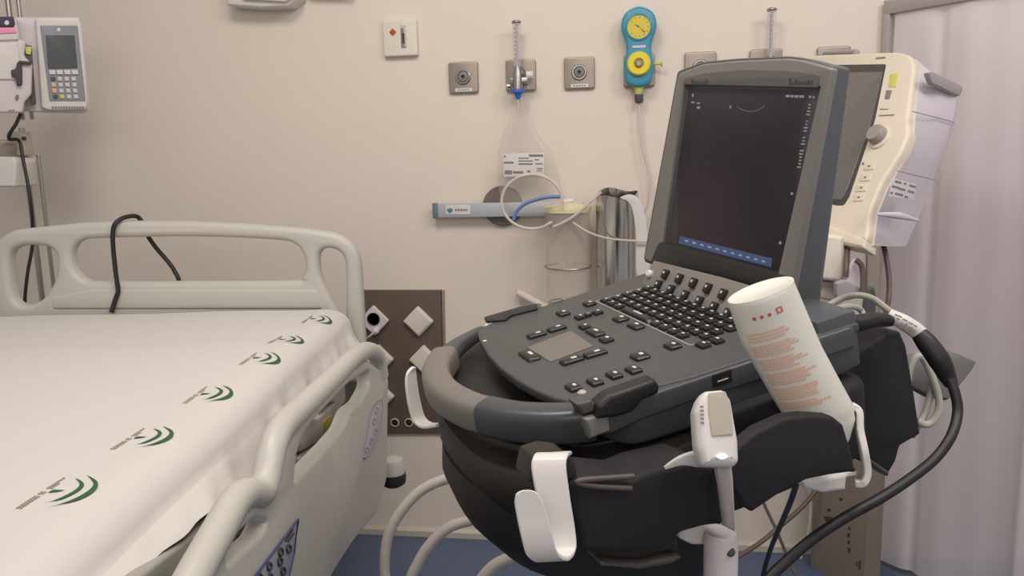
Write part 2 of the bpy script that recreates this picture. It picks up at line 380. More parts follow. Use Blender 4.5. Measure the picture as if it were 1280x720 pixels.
# flowmeters
def flowmeter(x, z0, label, full):
    t = thing('flowmeter', label, 'flowmeter', (x, YW - 0.03, z0), 0, 'clear oxygen flowmeters on the wall')
    y = YW - 0.055
    B().tube([(x - 0.004, y, 1.565), (x - 0.004, y, 1.70)], 0.0125, 20, 1).fin('outer_tube', M['clear'], t)
    b = B(); b.tube([(x - 0.004, y, 1.57), (x - 0.004, y, 1.695)], 0.0045, 12, 1); b.fin('inner_tube', M['marklite'], t)
    b = B()
    for k in range(8): b.box(Matrix.Translation((x - 0.008, y - 0.012, 1.595 + k * 0.0125)), (0.005, 0.001, 0.0025))
    b.fin('scale_marks', M['marks'], t)
    B().lathe([(0.013, 0), (0.015, 0.003), (0.015, 0.006), (0.010, 0.009)], Matrix.Translation((x - 0.004, y, 1.698)), 20).fin('top_cap', M['satin'], t)
    b = B(); b.lathe([(0.012, 0), (0.016, 0.004), (0.016, 0.05), (0.013, 0.062), (0.013, 0.075)], Matrix.Translation((x - 0.004, y, 1.497)), 24)
    b.box(Matrix.Translation((x - 0.002, y + 0.005, 1.53)), (0.058, 0.026, 0.018), 0.004); b.tube([(x, y, 1.55), (x, YW - 0.012, 1.55)], 0.012, 16, 1)
    b.fin('valve_body', M['satin'], t)
    b = B(); b.lathe([(0.012, 0), (0.012, 0.018), (0.010, 0.02)], axis((x + 0.024, y, 1.545), (1, 0, 0)), 24)
    b.fin('control_knob', M['white'], t)
    B().lathe([(0.008, 0), (0.009, 0.003), (0.009, 0.010), (0.004, 0.013)], axis((x - 0.026, y, 1.515), (-1, 0, -0.1)), 20).fin('side_plug', M['chrome'], t)
    if full:
        B().lathe([(0.006, 0), (0.012, 0.016), (0.022, 0.020), (0.022, 0.028)], Matrix.Translation((x - 0.004, y, 1.475)), 24).fin('nozzle', M['blue'], t)
        B().tube([(x - 0.004, y, 1.475), (x - 0.004, y, 1.45), (x - 0.004, y, 1.42)], 0.003, 10, 2).fin('outlet_stem', M['cleartube'], t)
    else:
        B().lathe([(0.008, 0), (0.013, 0.012), (0.013, 0.02)], Matrix.Translation((x - 0.004, y, 1.478)), 24).fin('nozzle', M['satin'], t)
    return t
flowmeter(OX[1], 1.475, 'clear flowmeter with blue nozzle and white knob above the hanging bag', True)
flowmeter(OX[5] + 0.01, 1.478, 'clear flowmeter tube rising above the middle of the ultrasound screen', False)

# vacuum regulator
x = OX[3] - 0.002
t = thing('vacuum_regulator', 'teal vacuum regulator with two round yellow dials', 'regulator', (x, YW - 0.03, 1.46))
P = Pl((x, YW - 0.012, 0), (1, 0, 0), (0, 0, 1))
out = smooth([(-0.056, 1.672), (-0.044, 1.712), (0, 1.731), (0.044, 1.712), (0.056, 1.672), (0.042, 1.632), (0.040, 1.60), (0.047, 1.57), (0.046, 1.535), (0.034, 1.508), (0, 1.498), (-0.034, 1.508), (-0.046, 1.535), (-0.047, 1.57), (-0.040, 1.60), (-0.042, 1.632)])
out = [(a * 0.93, b_) for a, b_ in out]
B().plate(P, out, 0.045, 0.010, px=False, back=False, h=0.0225).fin('housing', M['teal'], t)
q = axis(P.w(0, 1.671, 0.044), P.n)
B().lathe([(0.040, -0.002), (0.040, 0.004), (0.035, 0.006), (0.034, 0.002)], q, 40, cap1=False).fin('gauge_rim', M['teal'], t)
g = B().lathe([(0.034, 0.0), (0.034, 0.003)], q, 36).fin('gauge_face', M['yellow2'], t)
b = B(); Q = P.up(0.0485)
b.quadp(Q, [(-0.014, 1.680), (0.0015, 1.6725), (0.0, 1.669)], 0, px=False); b.quadp(Q, [(0, 1.672), (0.018, 1.656), (0.016, 1.654)], 0, px=False)
for k in range(11):
    a = R(-50 + k * 28); b.quadp(Q, [(0.029 * math.sin(a + d1) * s1, 1.671 + 0.029 * math.cos(a + d1) * s1) for d1, s1 in ((-0.03, 1), (0.03, 1), (0.03, 0.88), (-0.03, 0.88))], 0, px=False)
b.fin('needle_marks', M['darkgrey'], t)
B().plate(P, rnd(rect(-0.019, 1.611, 0.020, 1.618), 0.002), 0.002, 0.0005, px=False, back=False, h=0.046).fin('name_strip', M['lilac'], t)
q = axis(P.w(0, 1.565, 0.044), P.n)
b = B(); b.lathe([(0.035, -0.002), (0.035, 0.010), (0.031, 0.016), (0.016, 0.016), (0.014, 0.010)], q, 40); b.fin('control_dial', M['yellow'], t)
B().lathe([(0.012, 0.008), (0.012, 0.014), (0.007, 0.018)], q, 24).fin('dial_hub', M['steel'], t)
B().lathe([(0.004, 0), (0.004, 0.02), (0.009, 0.021), (0.009, 0.025)], axis(P.w(0.046, 1.566, 0.02), (1, 0, 0)), 16).fin('side_lever', M['lime'], t)
B().lathe([(0.016, 0), (0.012, -0.012), (0.010, -0.022)], Matrix.Translation(P.w(0, 1.499, 0.02)), 24).fin('outlet_collar', M['lime'], t)
B().lathe([(0.013, 0), (0.0135, -0.02), (0.010, -0.026)], Matrix.Translation(P.w(0.001, 1.478, 0.02)), 24).fin('hose_connector', M['side'], t)
b = B(); p0 = P.w(0.002, 1.455, 0.02)
b.tube([p0, p0 + V((0.001, 0, -0.06)), p0 + V((0.01, 0, -0.14)), p0 + V((0.03, 0, -0.22)), p0 + V((0.03, 0.0, -0.30)), p0 + V((0.0, 0, -0.36))], 0.0042, 12)
tag(b.fin('suction_tube', M['cleartube']), 'thin clear tube hanging down from the teal regulator', 'tube')

# rail on the wall with round disc
t = thing('medical_rail', 'pale blue wall rail with teal end cap and small logo sticker', 'rail', WALL.p(620, 272))
za, zb = 1.1135, 1.158
B().box(Matrix.Translation((-0.37, YW - 0.035, (za + zb) / 2)), (0.47, 0.012, zb - za), 0.002).fin('rail_bar', M['rail'], t)
B().box(Matrix.Translation((-0.609, YW - 0.035, (za + zb) / 2)), (0.018, 0.018, zb - za + 0.004), 0.003).fin('end_cap', M['tealcap'], t)
for xx in (-0.52, -0.20): B().tube([(xx, YW - 0.03, 1.135), (xx, YW, 1.135)], 0.010, 14, 1).fin('standoff', M['satin'], t)
P = Pl((0, YW - 0.041, 0), (1, 0, 0), (0, 0, 1))
b = B(); b.plate(P, rnd([(557, 256), (588, 256), (588, 268), (557, 268)], 2), 0.0012, 0.0003, back=False, h=0.0006); b.mi = 1
b.plate(P, [(558, 262), (563, 260), (566, 261), (566, 264), (562, 267)], 0.0005, 0.0001, back=False, h=0.0015); b.mi = 2
for k in range(5): b.quadp(P, [(569 + k * 3.2, 261), (571.4 + k * 3.2, 261), (571.4 + k * 3.2, 264), (569 + k * 3.2, 264)], 0.0014)
b.fin('logo_sticker', [M['white'], M['tealcap'], M['marks']], t)
c = WALL.c(629, 257)
t = B().lathe([(0.064, 0), (0.064, 0.012), (0.060, 0.016), (0.0, 0.017)], axis((c.x, YW, c.y), (0, -1, 0)), 48).fin('wall_disc', M['disc'])
tag(t, 'round dark grey disc on the wall behind the pale blue rail', 'wall disc')

# clear humidifier bag with printed label
BP = Pl((0, YW - 0.05, 0), (1, 0, 0), (0, 0, 1))
t = thing('plastic_bag', 'clear plastic bag with white printed label hanging under the flowmeter', 'bag', BP.p(660, 262))
rings = []
prof = [(644, 655, 118), (640, 659, 135), (632, 668, 160), (625, 678, 176), (622, 690, 190), (622, 698, 215), (624, 702, 240), (630, 704, 258), (640, 700, 266)]
for (xl, xr, yy) in prof:
    ring = []
    for k in range(24):
        a = 2 * math.pi * k / 24; th = 0.022 * min(1, (xr - xl) / 60)
        q = BP.c((xl + xr) / 2 + (xr - xl) / 2 * math.cos(a), yy); ring.append(BP.w(q.x, q.y, th * math.sin(a) + 0.002 * math.sin(a * 5 + yy * .2)))
    rings.append(ring)
B().loft(rings).fin('bag_body', M['bag'], t)
LP = BP.up(0.028)
b = B(); b.plate(LP, [(629, 192), (680, 191), (680, 219), (630, 221)], 0.0006, 0.0001, back=False); b.mi = 1
for (xa, ya, xb, yb) in [(630, 194, 632, 197), (630, 202, 642, 204.5), (648, 197, 661, 198.5), (648, 200.5, 666, 202), (648, 204, 666, 206), (661, 193, 679, 196), (668, 199, 674, 200.5), (669, 204, 678, 205.5), (631, 213, 640, 218), (641, 214, 654, 217), (659, 213, 663, 215.5), (671, 210, 678, 211.5), (671, 213, 678, 214)]:
    b.quadp(LP, rect(xa, ya, xb, yb), 0.0008)
b.fin('printed_label', [M['white'], M['marks']], t)

# suction canister
CY = YW - 0.12
def wx(px, py, Y): return Pl((0, Y, 0), (1, 0, 0), (0, 0, 1)).p(px, py)
c = wx(709, 260, CY); r = (wx(737, 300, CY).x - wx(681, 300, CY).x) / 2
zt_, zbm = c.z, wx(709, 372, CY).z
t = thing('suction_canister', 'clear suction canister with pale yellow lid and wire ring', 'canister', (c.x, CY, zbm))
B().lathe([(r * 0.9, 0), (r * 0.97, 0.004), (r, zt_ - zbm - 0.01), (r * 1.02, zt_ - zbm)], Matrix.Translation((c.x, CY, zbm)), 40, cap1=False).fin('cup', M['cup'], t)
b = B(); b.lathe([(r * 1.04, -0.012), (r * 1.06, 0), (r * 1.04, 0.006), (r * 0.7, 0.010), (r * 0.3, 0.016), (0.001, 0.016)], Matrix.Translation((c.x, CY, zt_)), 40); b.fin('lid', M['paleyel'], t)
b = B(); b.lathe([(0.006, 0), (0.006, 0.02)], Matrix.Translation((c.x + 0.0, CY, zt_ + 0.012)), 16); b.tube([(c.x - 0.02, CY, zt_ + 0.02), (c.x + 0.02, CY, zt_ + 0.022)], 0.0075, 14, 1); b.fin('lid_port', M['white'], t)
zr = wx(709, 333, CY).z
b = B(); b.tube([(c.x + (r + 0.003) * math.cos(a), CY + (r + 0.003) * math.sin(a), zr) for a in [2 * math.pi * k / 20 for k in range(20)]], 0.0022, 8, 3, closed=True)
b.tube([(c.x - 0.01, CY + r, zr), (c.x - 0.01, YW, zr)], 0.003, 8, 1); b.tube([(c.x + 0.01, CY + r, zr), (c.x + 0.01, YW, zr)], 0.003, 8, 1); b.fin('wire_ring', M['satin'], t)
# tubes around it
Yt = CY - r - 0.014
def wp(*pts, Y=None): return [wx(a, b_, (Y or Yt)) for a, b_ in pts]
b = B(); b.tube(wp((642, 275), (646, 264), (656, 255), (672, 249), (688, 246), (700, 246)), 0.0055, 12)
tag(b.fin('blue_hose', M['bluetube']), 'short curved blue tube beside the suction canister', 'tube')
b = B(); lp = [wx(665 + 38 * math.cos(R(a)), 252 + 34 * math.sin(R(a)), Yt + 0.0005 * a / 10) for a in range(10, -330, -20)]
b.tube(lp[::1] + wp((690, 284), (715, 272), (738, 252), (752, 240)), 0.0045, 12, 4)
b.tube(wp((716, 278), (735, 290), (760, 298), (792, 301), (812, 302)), 0.0035, 10, 4)
tag(b.fin('coiled_tube', M['cleartube']), 'pale tube coiled in a loop in front of the round wall disc', 'tube')

# steel cylinder holder with paper
CY2 = YW - 0.12
ca, cb = wx(745, 300, CY2), wx(798, 300, CY2); r = (cb.x - ca.x) / 2; cx = (ca.x + cb.x) / 2
zt2, zb2 = wx(770, 237, CY2).z, wx(770, 400, CY2).z
t = thing('steel_holder', 'polished steel open-topped cylinder holder on the wall', 'holder', (cx, CY2, zb2))
N = 40; outr, inr, lo, loi = [], [], [], []
for k in range(N):
    a = 2 * math.pi * k / N; x_, y_ = math.cos(a), math.sin(a)
    z = zt2 - 0.022 * (0.5 - 0.5 * y_) + (0.006 * math.cos(3 * a))
    outr.append((cx + r * x_, CY2 + r * y_, z)); inr.append((cx + (r - 0.003) * x_, CY2 + (r - 0.003) * y_, z)); lo.append((cx + r * x_, CY2 + r * y_, zb2)); loi.append((cx + (r - 0.003) * x_, CY2 + (r - 0.003) * y_, zb2 + 0.01))
B().loft([lo, outr, inr, loi]).fin('cylinder', M['chrome'], t, 50)
b = B(); b.box(Matrix.Translation((cx, (CY2 + r + YW) / 2, zt2 - 0.08)), (0.04, YW - CY2 - r, 0.04), 0.003); b.fin('wall_mount', M['satin'], t)
PPp = Pl((0, CY2 - r - 0.006, 0), (1, 0, 0), (0, 0, 1)); b = B(); b.plate(PPp, smooth([(775, 247), (789, 243), (800, 251), (807, 272), (810, 305), (812, 345), (800, 352), (795, 335), (795, 295), (791, 264), (785, 252)], 4), 0.003, 0.0008)
tag(b.fin('paper_strip', M['white']), 'white paper strip draped over the right side of the steel holder', 'paper')
# white pipe below the canister
b = B(); p0, p1 = wx(648, 366, YW - 0.02), wx(705, 396, YW - 0.10)
b.tube([p0, p1], 0.012, 20, 1); 
tag(b.fin('wall_pipe', M['cream']), 'short white tube end sticking out below the canister, behind the console', 'tube')

# electrical panel
t = thing('socket_panel', 'dark brown wall panel with diamond-set sockets behind the bed rail', 'socket panel', WALL.p(503, 541))
B().plate(WALL, [(445, 362), (552, 362), (555, 541), (447, 541)], 0.012, 0.002, back=False, h=0.006).fin('panel_plate', M['panel'], t)
B().plate(WALL, [(553, 362), (556, 362), (559, 541), (556, 541)], 0.014, 0.001, back=False, h=0.007).fin('side_trim', M['steel'], t)
def socket(px, py, kind):
    c = WALL.c(px, py); Pq = Pl((c.x, YW - 0.012, c.y), V((1, 0, -1)), V((1, 0, 1)))
    o = B().plate(Pq, rnd(rect(-0.037, -0.037, 0.037, 0.037), 0.006), 0.014, 0.003, px=False, back=False, h=0.007).fin('socket', M['white'], t)
    if kind == 'open':
        B().lathe([(0.022, 0), (0.022, 0.002), (0.019, 0.0)], axis(Pq.w(-0.004, 0.004, 0.0146), Pq.n), 24).fin('socket_well', M['black'], o)
    else:
        B().plate(Pq, rnd(rect(-0.032, -0.032, 0.032, 0.032), 0.004), 0.006, 0.002, px=False, back=False, h=0.0165).fin('flap', M['cream'], o)
socket(470, 399, 'open'); socket(525, 400, 'flap'); socket(532, 448, 'flap'); socket(476, 447, 'flap'); socket(477, 493, 'flap')
for px_ in (495, 512.5):
    c = WALL.c(px_, 526.5); q = axis((c.x, YW - 0.012, c.y), (0, -1, 0))
    o = B().lathe([(0.0155, 0), (0.0155, 0.004), (0.012, 0.005), (0.011, 0.001)], q, 24, cap1=False).fin('earth_terminal', M['hose'], t)
    B().lathe([(0.010, 0), (0.009, 0.004), (0.003, 0.006)], q, 6).fin('terminal_core', M['black'], o)
c = WALL.p(471, 402)
t = thing('power_plug', 'white plug with black opening pushed into the upper left socket', 'plug', (c.x, YW - 0.04, c.z - 0.02))
b = B(); b.lathe([(0.011, 0), (0.013, 0.012), (0.010, 0.024), (0.006, 0.028)], axis(c + V((0.006, -0.016, -0.020)), (-0.1, -1, -0.35)), 20); b.fin('plug_body', M['lilac'], t)
b = B(); p = c + V((0.004, -0.05, -0.026)); b.tube([p, p + V((-0.01, -0.01, -0.01)), p + V((-0.03, -0.005, -0.03)), p + V((-0.05, 0, -0.10))], 0.0035, 10); b.fin('plug_cord', M['cable'], t)

# ================================================================ IV POLE AND PUMP
PD = V((-1.755, 2.17, 0))
t = thing('drip_stand', 'steel drip stand pole standing behind the bed headboard at left', 'drip stand', (PD.x, PD.y, 0))
pa, pb = at(27, 160, 2.37), at(42, 380, 2.37)
px0 = V((pa.x, pa.y, 0))
b = B(); b.tube([px0 + V((0, 0, 0.02)), px0 + V((0, 0, 1.42))], 0.0085, 16, 1); b.fin('lower_pole', M['satin'], t)
b = B(); b.tube([px0 + V((0.036, 0.01, 0.02)), px0 + V((0.036, 0.01, 1.34))], 0.006, 16, 1); b.fin('inner_pole', M['satin'], t)
b = B()
for ppx, rr in ((8, 0.008), (21, 0.006)):
    q = at(ppx - 2, -30, 2.4); q2 = at(ppx + 1, 35, 2.4); b.tube([q, V((q.x, q.y, 1.45))], rr, 14, 1)
b.fin('upper_rods', M['satin'], t)
b = B(); q = at(25, 180, 2.35); b.box(axis(q, (0, 0, 1)), (0.052, 0.045, 0.07), 0.006); b.fin('clamp', M['taupe'], t)
b = B(); q = at(12, 173.5, 2.33); b.tube([at(13, 173.5, 2.33), at(32, 173, 2.33)], 0.005, 12, 1); b.fin('clamp_lever', M['dark'], t)
b = B(); b.tube([at(24, 187, 2.34), at(0, 186, 2.3), at(-40, 184, 2.3)], 1, 12, 2, prof=(0.026, 0.008, (0, 1, 0))); b.fin('side_arm', M['steel'], t)
b = B()
for k in range(5):
    a = 2 * math.pi * k / 5; b.tube([px0 + V((0, 0, 0.09)), px0 + V((0.14 * math.cos(a), 0.14 * math.sin(a), 0.07)), px0 + V((0.25 * math.cos(a), 0.25 * math.sin(a), 0.045))], [0.016, 0.013, 0.01], 12, 3)
    b.lathe([(0.02, 0), (0.022, 0.01), (0.022, 0.035), (0.02, 0.045)], Matrix.Translation(px0 + V((0.25 * math.cos(a), 0.25 * math.sin(a), 0))), 16)
b.fin('star_base', M['satin'], t)
b = B(); b.plate(Pl(at(0, 210, 2.3), CR @ V((1, 0, 0)), (0, 0, 1)), rnd([(-40, 195), (16, 196), (20, 202), (18, 234), (-40, 233)], 3), 0.12, 0.006)
tag(b.fin('basket_tray', M['white']), 'pale tray hanging on the drip stand at the left edge', 'tray')

# pump
VX = ray(110, 80).cross(ZUP).normalized(); PP = Pl(at(60, 80, 2.28), VX, V((0.03, -0.10, 1)))
t = thing('infusion_pump', 'pale infusion pump with grey screen and keypad on the drip stand', 'infusion pump', at(60, 140, 2.3))
body = rnd([(16, 21), (40, 21), (100, 21), (106, 60), (112, 128), (112, 139), (104, 142), (56, 141), (20, 139)], 5)
B().plate(PP, body, 0.11, 0.008, h=-0.006).fin('pump_body', M['lilac'], t)
fr = rnd([(44, 22), (98, 22), (102, 30), (110, 126), (108, 137), (62, 138), (52, 135)], 4)
B().plate(PP, fr, 0.02, 0.006, h=0.012).fin('front_panel', M['white'], t)
B().plate(PP.up(0.012), rnd([(50, 32), (97, 32), (107, 126), (62, 126)], 1.5), 0.006, 0.001, h=0.003).fin('keypad_panel', M['pumpgrey'], t)
B().plate(PP.up(0.015), rnd([(57, 44), (93, 44), (97, 85), (60, 86)], 1), 0.004, 0.0008, h=0.002).fin('display', M['pumplcd'], t)
K = PP.up(0.016)
for k in range(4):
    B().plate(K, rnd([(61 + k * 9.4, 87.5), (69 + k * 9.4, 87.5), (70 + k * 9.4, 93), (62 + k * 9.4, 93)], 1), 0.004, 0.001, h=0.003).fin('soft_key', M['white'], t)
for r_ in range(4):
    for c_ in range(4):
        x0, y0 = 62 + c_ * 8.6 + r_ * 1.0, 96 + r_ * 7.4
        m_ = M['lime'] if (r_ == 3 and c_ == 1) else (M['orange'] if (c_ == 0 and r_ in (1, 2)) else M['lilac'])
        if c_ == 0 and r_ in (0, 3): m_ = M['pumplcd']
        B().plate(K, rnd([(x0 + 1, y0), (x0 + 6.6, y0), (x0 + 7.4, y0 + 5), (x0 + 1.8, y0 + 5)], 1), 0.003, 0.0008, h=0.002).fin('pump_key', m_, t)
b = B(); b.plate(PP.up(0.012), circ(73.5, 37.3, 2.4, 16), 0.001, 0.0002, h=0.0042); b.fin('brand_dot', M['white'], t)
b = B(); [b.quadp(PP.up(0.012), rect(65 + k * 3.4, 133, 67.4 + k * 3.4, 136), 0.001) for k in range(12)]; b.fin('lower_lettering', M['marks'], t)
# pump module at its left
MP = Pl(at(15, 90, 2.20), VX, V((0.03, -0.06, 1)))
t = thing('pump_module', 'white channel module left of the pump with pink tape and navy cap', 'pump module', at(18, 140, 2.2))
B().plate(MP, rnd([(-30, 22), (20, 22), (25, 50), (32, 52), (30, 70), (40, 80), (39, 118), (30, 128), (28, 141), (-30, 141)], 3), 0.07, 0.006).fin('module_body', M['lilac'], t)
B().plate(MP, rnd([(-20, 21), (17, 21), (19, 30), (17, 34), (-20, 34)], 1.5), 0.02, 0.002, h=0.006).fin('navy_cap', M['navy'], t)
B().plate(MP, [(-20, 34.5), (19, 34.5), (21, 41), (-20, 43)], 0.004, 0.0005, h=0.004).fin('pink_tape', M['pink'], t)
B().plate(MP, rnd([(-20, 44), (22, 42), (24, 50), (-20, 52)], 2), 0.012, 0.003, h=0.006).fin('ledge', M['lilac'], t)
B().plate(MP, rnd([(-12, 53), (22, 53), (26, 80), (22, 100), (-12, 100)], 3), 0.016, 0.005, h=0.006).fin('upper_door', M['white'], t)
b = B(); b.plate(MP.up(0.006), circ(8.5, 28.5, 3, 14), 0.001, 0.0002, h=0.0012); b.fin('cap_mark', M['white'], t)
b = B(); b.plate(MP, rnd([(14, 88), (20, 86), (22, 78), (26, 76), (28, 88), (28, 106), (22, 108), (20, 98), (15, 96)], 1.5), 0.02, 0.003, h=0.014); b.fin('door_latch', M['darkgrey'], t)
b = B(); b.plate(MP, [(24, 76), (40, 77), (39, 81), (24, 80)], 0.012, 0.002, h=0.012); b.fin('latch_arm', M['darkgrey'], t)
b = B(); b.plate(MP, [(30, 56), (38, 56), (44, 130), (38, 132), (34, 82), (30, 80)], 0.03, 0.003, h=-0.02); b.fin('side_gap', M['bracket'], t)
b = B(); b.plate(MP, rnd([(31, 58), (39, 58), (38, 68), (32, 67)], 1), 0.006, 0.001, h=-0.014); b.fin('warning_sticker', M['lime'], t)
b = B(); [b.quadp(MP, rect(11 + k * 2.6, 137, 12.8 + k * 2.6, 139), 0.001) for k in range(3)]; b.plate(MP, smooth([(19, 121), (22, 118), (24, 121), (21, 126)], 3), 0.004, 0.0005, h=0.004); b.fin('button_marks', M['marks'], t)
b = B(); b.tube([at(26, 142, 2.25), at(20, 155, 2.25), at(13, 166, 2.25), at(12, 174, 2.27), at(24, 176, 2.3), at(29, 200, 2.3), at(38, 250, 2.3), at(41, 300, 2.33), at(34, 345, 2.33), at(31, 385, 2.33), at(36, 430, 2.34)], 0.0048, 10)
tag(b.fin('power_cable', M['black']), 'black cable running down the drip stand from the pump', 'cable')

# ================================================================ THE BED
BR = R(7.6); BX = V((math.cos(BR), math.sin(BR), 0)); BY = V((-math.sin(BR), math.cos(BR), 0)); ZU = V((0, 0, 1))
HB0 = at(226, 388, 2.1); bedo = V((HB0.x, HB0.y, 0)) - BY * 1.0
def bw(x, y, z): return V((HB0.x, HB0.y, 0)) + BX * x + BY * y + ZU * z       # x right, y towards the head, origin at the headboard middle
HBP = Pl(bw(0, 0, 0), BX, ZU)
bed = thing('hospital_bed', 'cream hospital bed with moulded headboard and raised side rail', 'bed', bedo, BR)
outer = [(-22, 430), (-14, 330), (-8, 302), (12, 288), (50, 284), (100, 279), (160, 277), (230, 277), (300, 280), (380, 286), (420, 292), (440, 304), (450, 325), (453, 380), (456, 440), (457, 480), (-22, 480)]
h1 = smooth([(10, 320), (22, 309), (45, 307), (64, 312), (70, 326), (67, 350), (54, 372), (36, 382), (18, 378), (10, 350)], 4)
h2 = smooth([(88, 315), (100, 301), (130, 298), (240, 296), (340, 300), (366, 305), (377, 316), (381, 332), (377, 347), (362, 352), (240, 353), (130, 353), (104, 350), (90, 336)], 4)
h3 = smooth([(398, 320), (406, 311), (420, 313), (430, 325), (432, 360), (431, 400), (428, 402), (412, 372), (400, 345)], 4)
B().plate(HBP, rnd(outer, 12), 0.045, 0.014, holes=[h1, h2, h3]).fin('headboard', M['bed'], bed, 50)
b = B(); b.plate(HBP, rnd([(66, 386), (66, 372), (110, 362), (395, 362), (404, 386)], 5), 0.010, 0.004, h=0.003); b.fin('headboard_ridge', M['bed'], bed, 50)
zm = HB0.z
mr = (V(HBP.c(455, 400)).x) - 0.03                 # half width towards the visible side
# side plane of the mattress and of the rail
XS = 0.485
b = B(); b.box(Matrix.Translation(bw(-0.02, -1.0, zm - 0.085)) @ Matrix.Rotation(BR, 4, 'Z'), (0.87, 1.92, 0.14), 0.03, 3); b.fin('mattress', M['bedframe'], bed)
b = B(); b.box(Matrix.Translation(bw(-0.02, -1.0, zm - 0.21)) @ Matrix.Rotation(BR, 4, 'Z'), (0.90, 1.94, 0.08), 0.015); b.fin('mattress_deck', M['bedframe'], bed)
b = B(); b.box(Matrix.Translation(bw(-0.02, -1.0, zm - 0.32)) @ Matrix.Rotation(BR, 4, 'Z'), (0.70, 1.94, 0.12), 0.01)
for yy in (-0.35, -1.65): b.box(Matrix.Translation(bw(-0.02, yy, zm - 0.50)) @ Matrix.Rotation(BR, 4, 'Z'), (0.30, 0.16, 0.34), 0.01)
b.box(Matrix.Translation(bw(-0.02, -1.0, 0.25)) @ Matrix.Rotation(BR, 4, 'Z'), (0.62, 1.8, 0.14), 0.02); b.fin('underframe', M['dark'], bed)
for yy in (-0.18, -1.82):
    for xx in (-0.32, 0.28):
        b = B(); b.lathe([(0.05, -0.02), (0.062, -0.012), (0.062, 0.012), (0.05, 0.02)], Matrix.Translation(bw(xx, yy, 0.062)) @ Matrix.Rotation(BR, 4, 'Z') @ Matrix.Rotation(R(90), 4, 'Y'), 24)
        b.box(Matrix.Translation(bw(xx, yy, 0.14)), (0.05, 0.06, 0.10), 0.01); b.fin('castor', M['darkgrey'], bed)
# rail
RPo = at(484, 500, 1.84)
RP = Pl(RPo, BY, ZU); 
RP = Pl(RPo, -BY, ZU)  # normal points to the bed's outer side
if RP.n.dot(BX) < 0: RP = Pl(RPo, BY, ZU)
barpts = [(484, 640), (484, 560), (483, 470), (479, 446), (468, 438), (452, 446), (420, 478), (385, 513), (365, 534), (354, 560), (346, 600), (338, 617), (322, 617), (307, 630), (290, 662), (262, 715), (240, 760), (215, 810)]
panel_o = [(489, 470), (487, 600), (476, 640), (446, 678), (420, 720), (395, 790), (225, 800), (258, 730), (292, 668), (312, 634), (330, 622), (346, 612), (360, 548), (372, 536), (425, 484), (462, 448)]
ha = rnd([(466, 462), (467, 480), (457, 500), (444, 510), (436, 532), (420, 552), (374, 603), (377, 570), (384, 545), (402, 522), (440, 480)], 5)
hb = rnd([(326, 648), (342, 652), (334, 668), (318, 682), (292, 706), (292, 695), (302, 672)], 4)
b = B(); b.plate(RP, rnd(panel_o, 6), 0.030, 0.008, holes=[ha, hb], h=-0.006); rail = b.fin('side_rail', M['bed'], bed, 50)
b = B(); pts = [RP.p(x_, y_, -0.014) for x_, y_ in barpts[2:]]; b.tube(pts, 0.0185, 16, 4); b.fin('grip_bar', M['bed'], rail, 60)
# moulded rim round the opening, control stickers
b = B(); q = [(372, 612), (430, 556), (447, 532), (455, 514), (468, 500)]; b.bm.free()
S = RP.up(0.0)
b = B(); st = [(317, 728), (376, 649), (371, 690), (362, 732), (340, 770), (300, 770)]; b.plate(S, st, 0.002, 0.0004, h=-0.004); b.mi = 1
loop = [S.p(x_, y_, -0.0035) for x_, y_ in st]; b.tube(loop, 0.0018, 6, 1, closed=True); b.mi = 2
for (x_, y_) in [(364, 686), (354, 690), (353, 702), (340, 708), (357, 714), (341, 722), (328, 722)]:
    b.tube([S.p(x_ + 2.6 * math.cos(a), y_ + 4.6 * math.sin(a), -0.003) for a in [k * math.pi / 5 for k in range(10)]], 0.0016, 6, 2, closed=True)
b.tube([S.p(360, 676, -0.003), S.p(369, 662, -0.003)], 0.0012, 6, 1); b.tube([S.p(363, 677, -0.003), S.p(370, 667, -0.003)], 0.0012, 6, 1)
b.fin('control_sticker', [M['bluesticker'], M['blueline'], M['darkgrey']], rail)
b = B(); st = smooth([(479, 500), (466, 515), (463, 535), (457, 572), (466, 566), (475, 548), (480, 525)], 3); b.plate(S, st, 0.0016, 0.0003, h=-0.0042); b.mi = 1
b.tube([S.p(x_, y_, -0.004) for x_, y_ in st], 0.001, 6, 1, closed=True)
for (x_, y_) in [(473, 513), (470, 527), (472, 540), (466, 552), (461, 563)]: b.tube([S.p(x_ + 2 * math.cos(a), y_ + 3.6 * math.sin(a), -0.004) for a in [k * math.pi / 4 for k in range(8)]], 0.0009, 6, 2, closed=True)
b.fin('guide_sticker', [M['plum'], M['plumline']], rail)
# mechanism seen through the opening
MPn = RP.up(-0.10)
b = B(); b.plate(MPn, rnd([(372, 545), (400, 520), (424, 500), (420, 525), (400, 552), (376, 566)], 4), 0.03, 0.006); b.plate(MPn, rnd([(374, 572), (405, 548), (432, 552), (420, 566), (376, 590)], 4), 0.03, 0.006); b.fin('rail_mechanism', M['bed'], bed)
b = B(); b.plate(RP.up(-0.155), rnd([(360, 600), (365, 520), (440, 470), (470, 455), (470, 640), (380, 700), (340, 690)], 4), 0.02, 0.004); b.fin('dark_backing', M['dark'], bed)  # dark plate set behind the rail opening
b = B(); b.plate(MPn, rnd([(404, 526), (412, 519), (417, 520), (414, 532), (406, 540)], 1.5), 0.002, 0.0005, h=0.002); b.fin('warning_sticker', M['yellow2'], bed)
b = B(); b.plate(MPn, rnd([(382, 571), (398, 556), (396, 562), (384, 574)], 1), 0.002, 0.0005, h=0.002); b.fin('warning_sticker', M['yellow2'], bed)
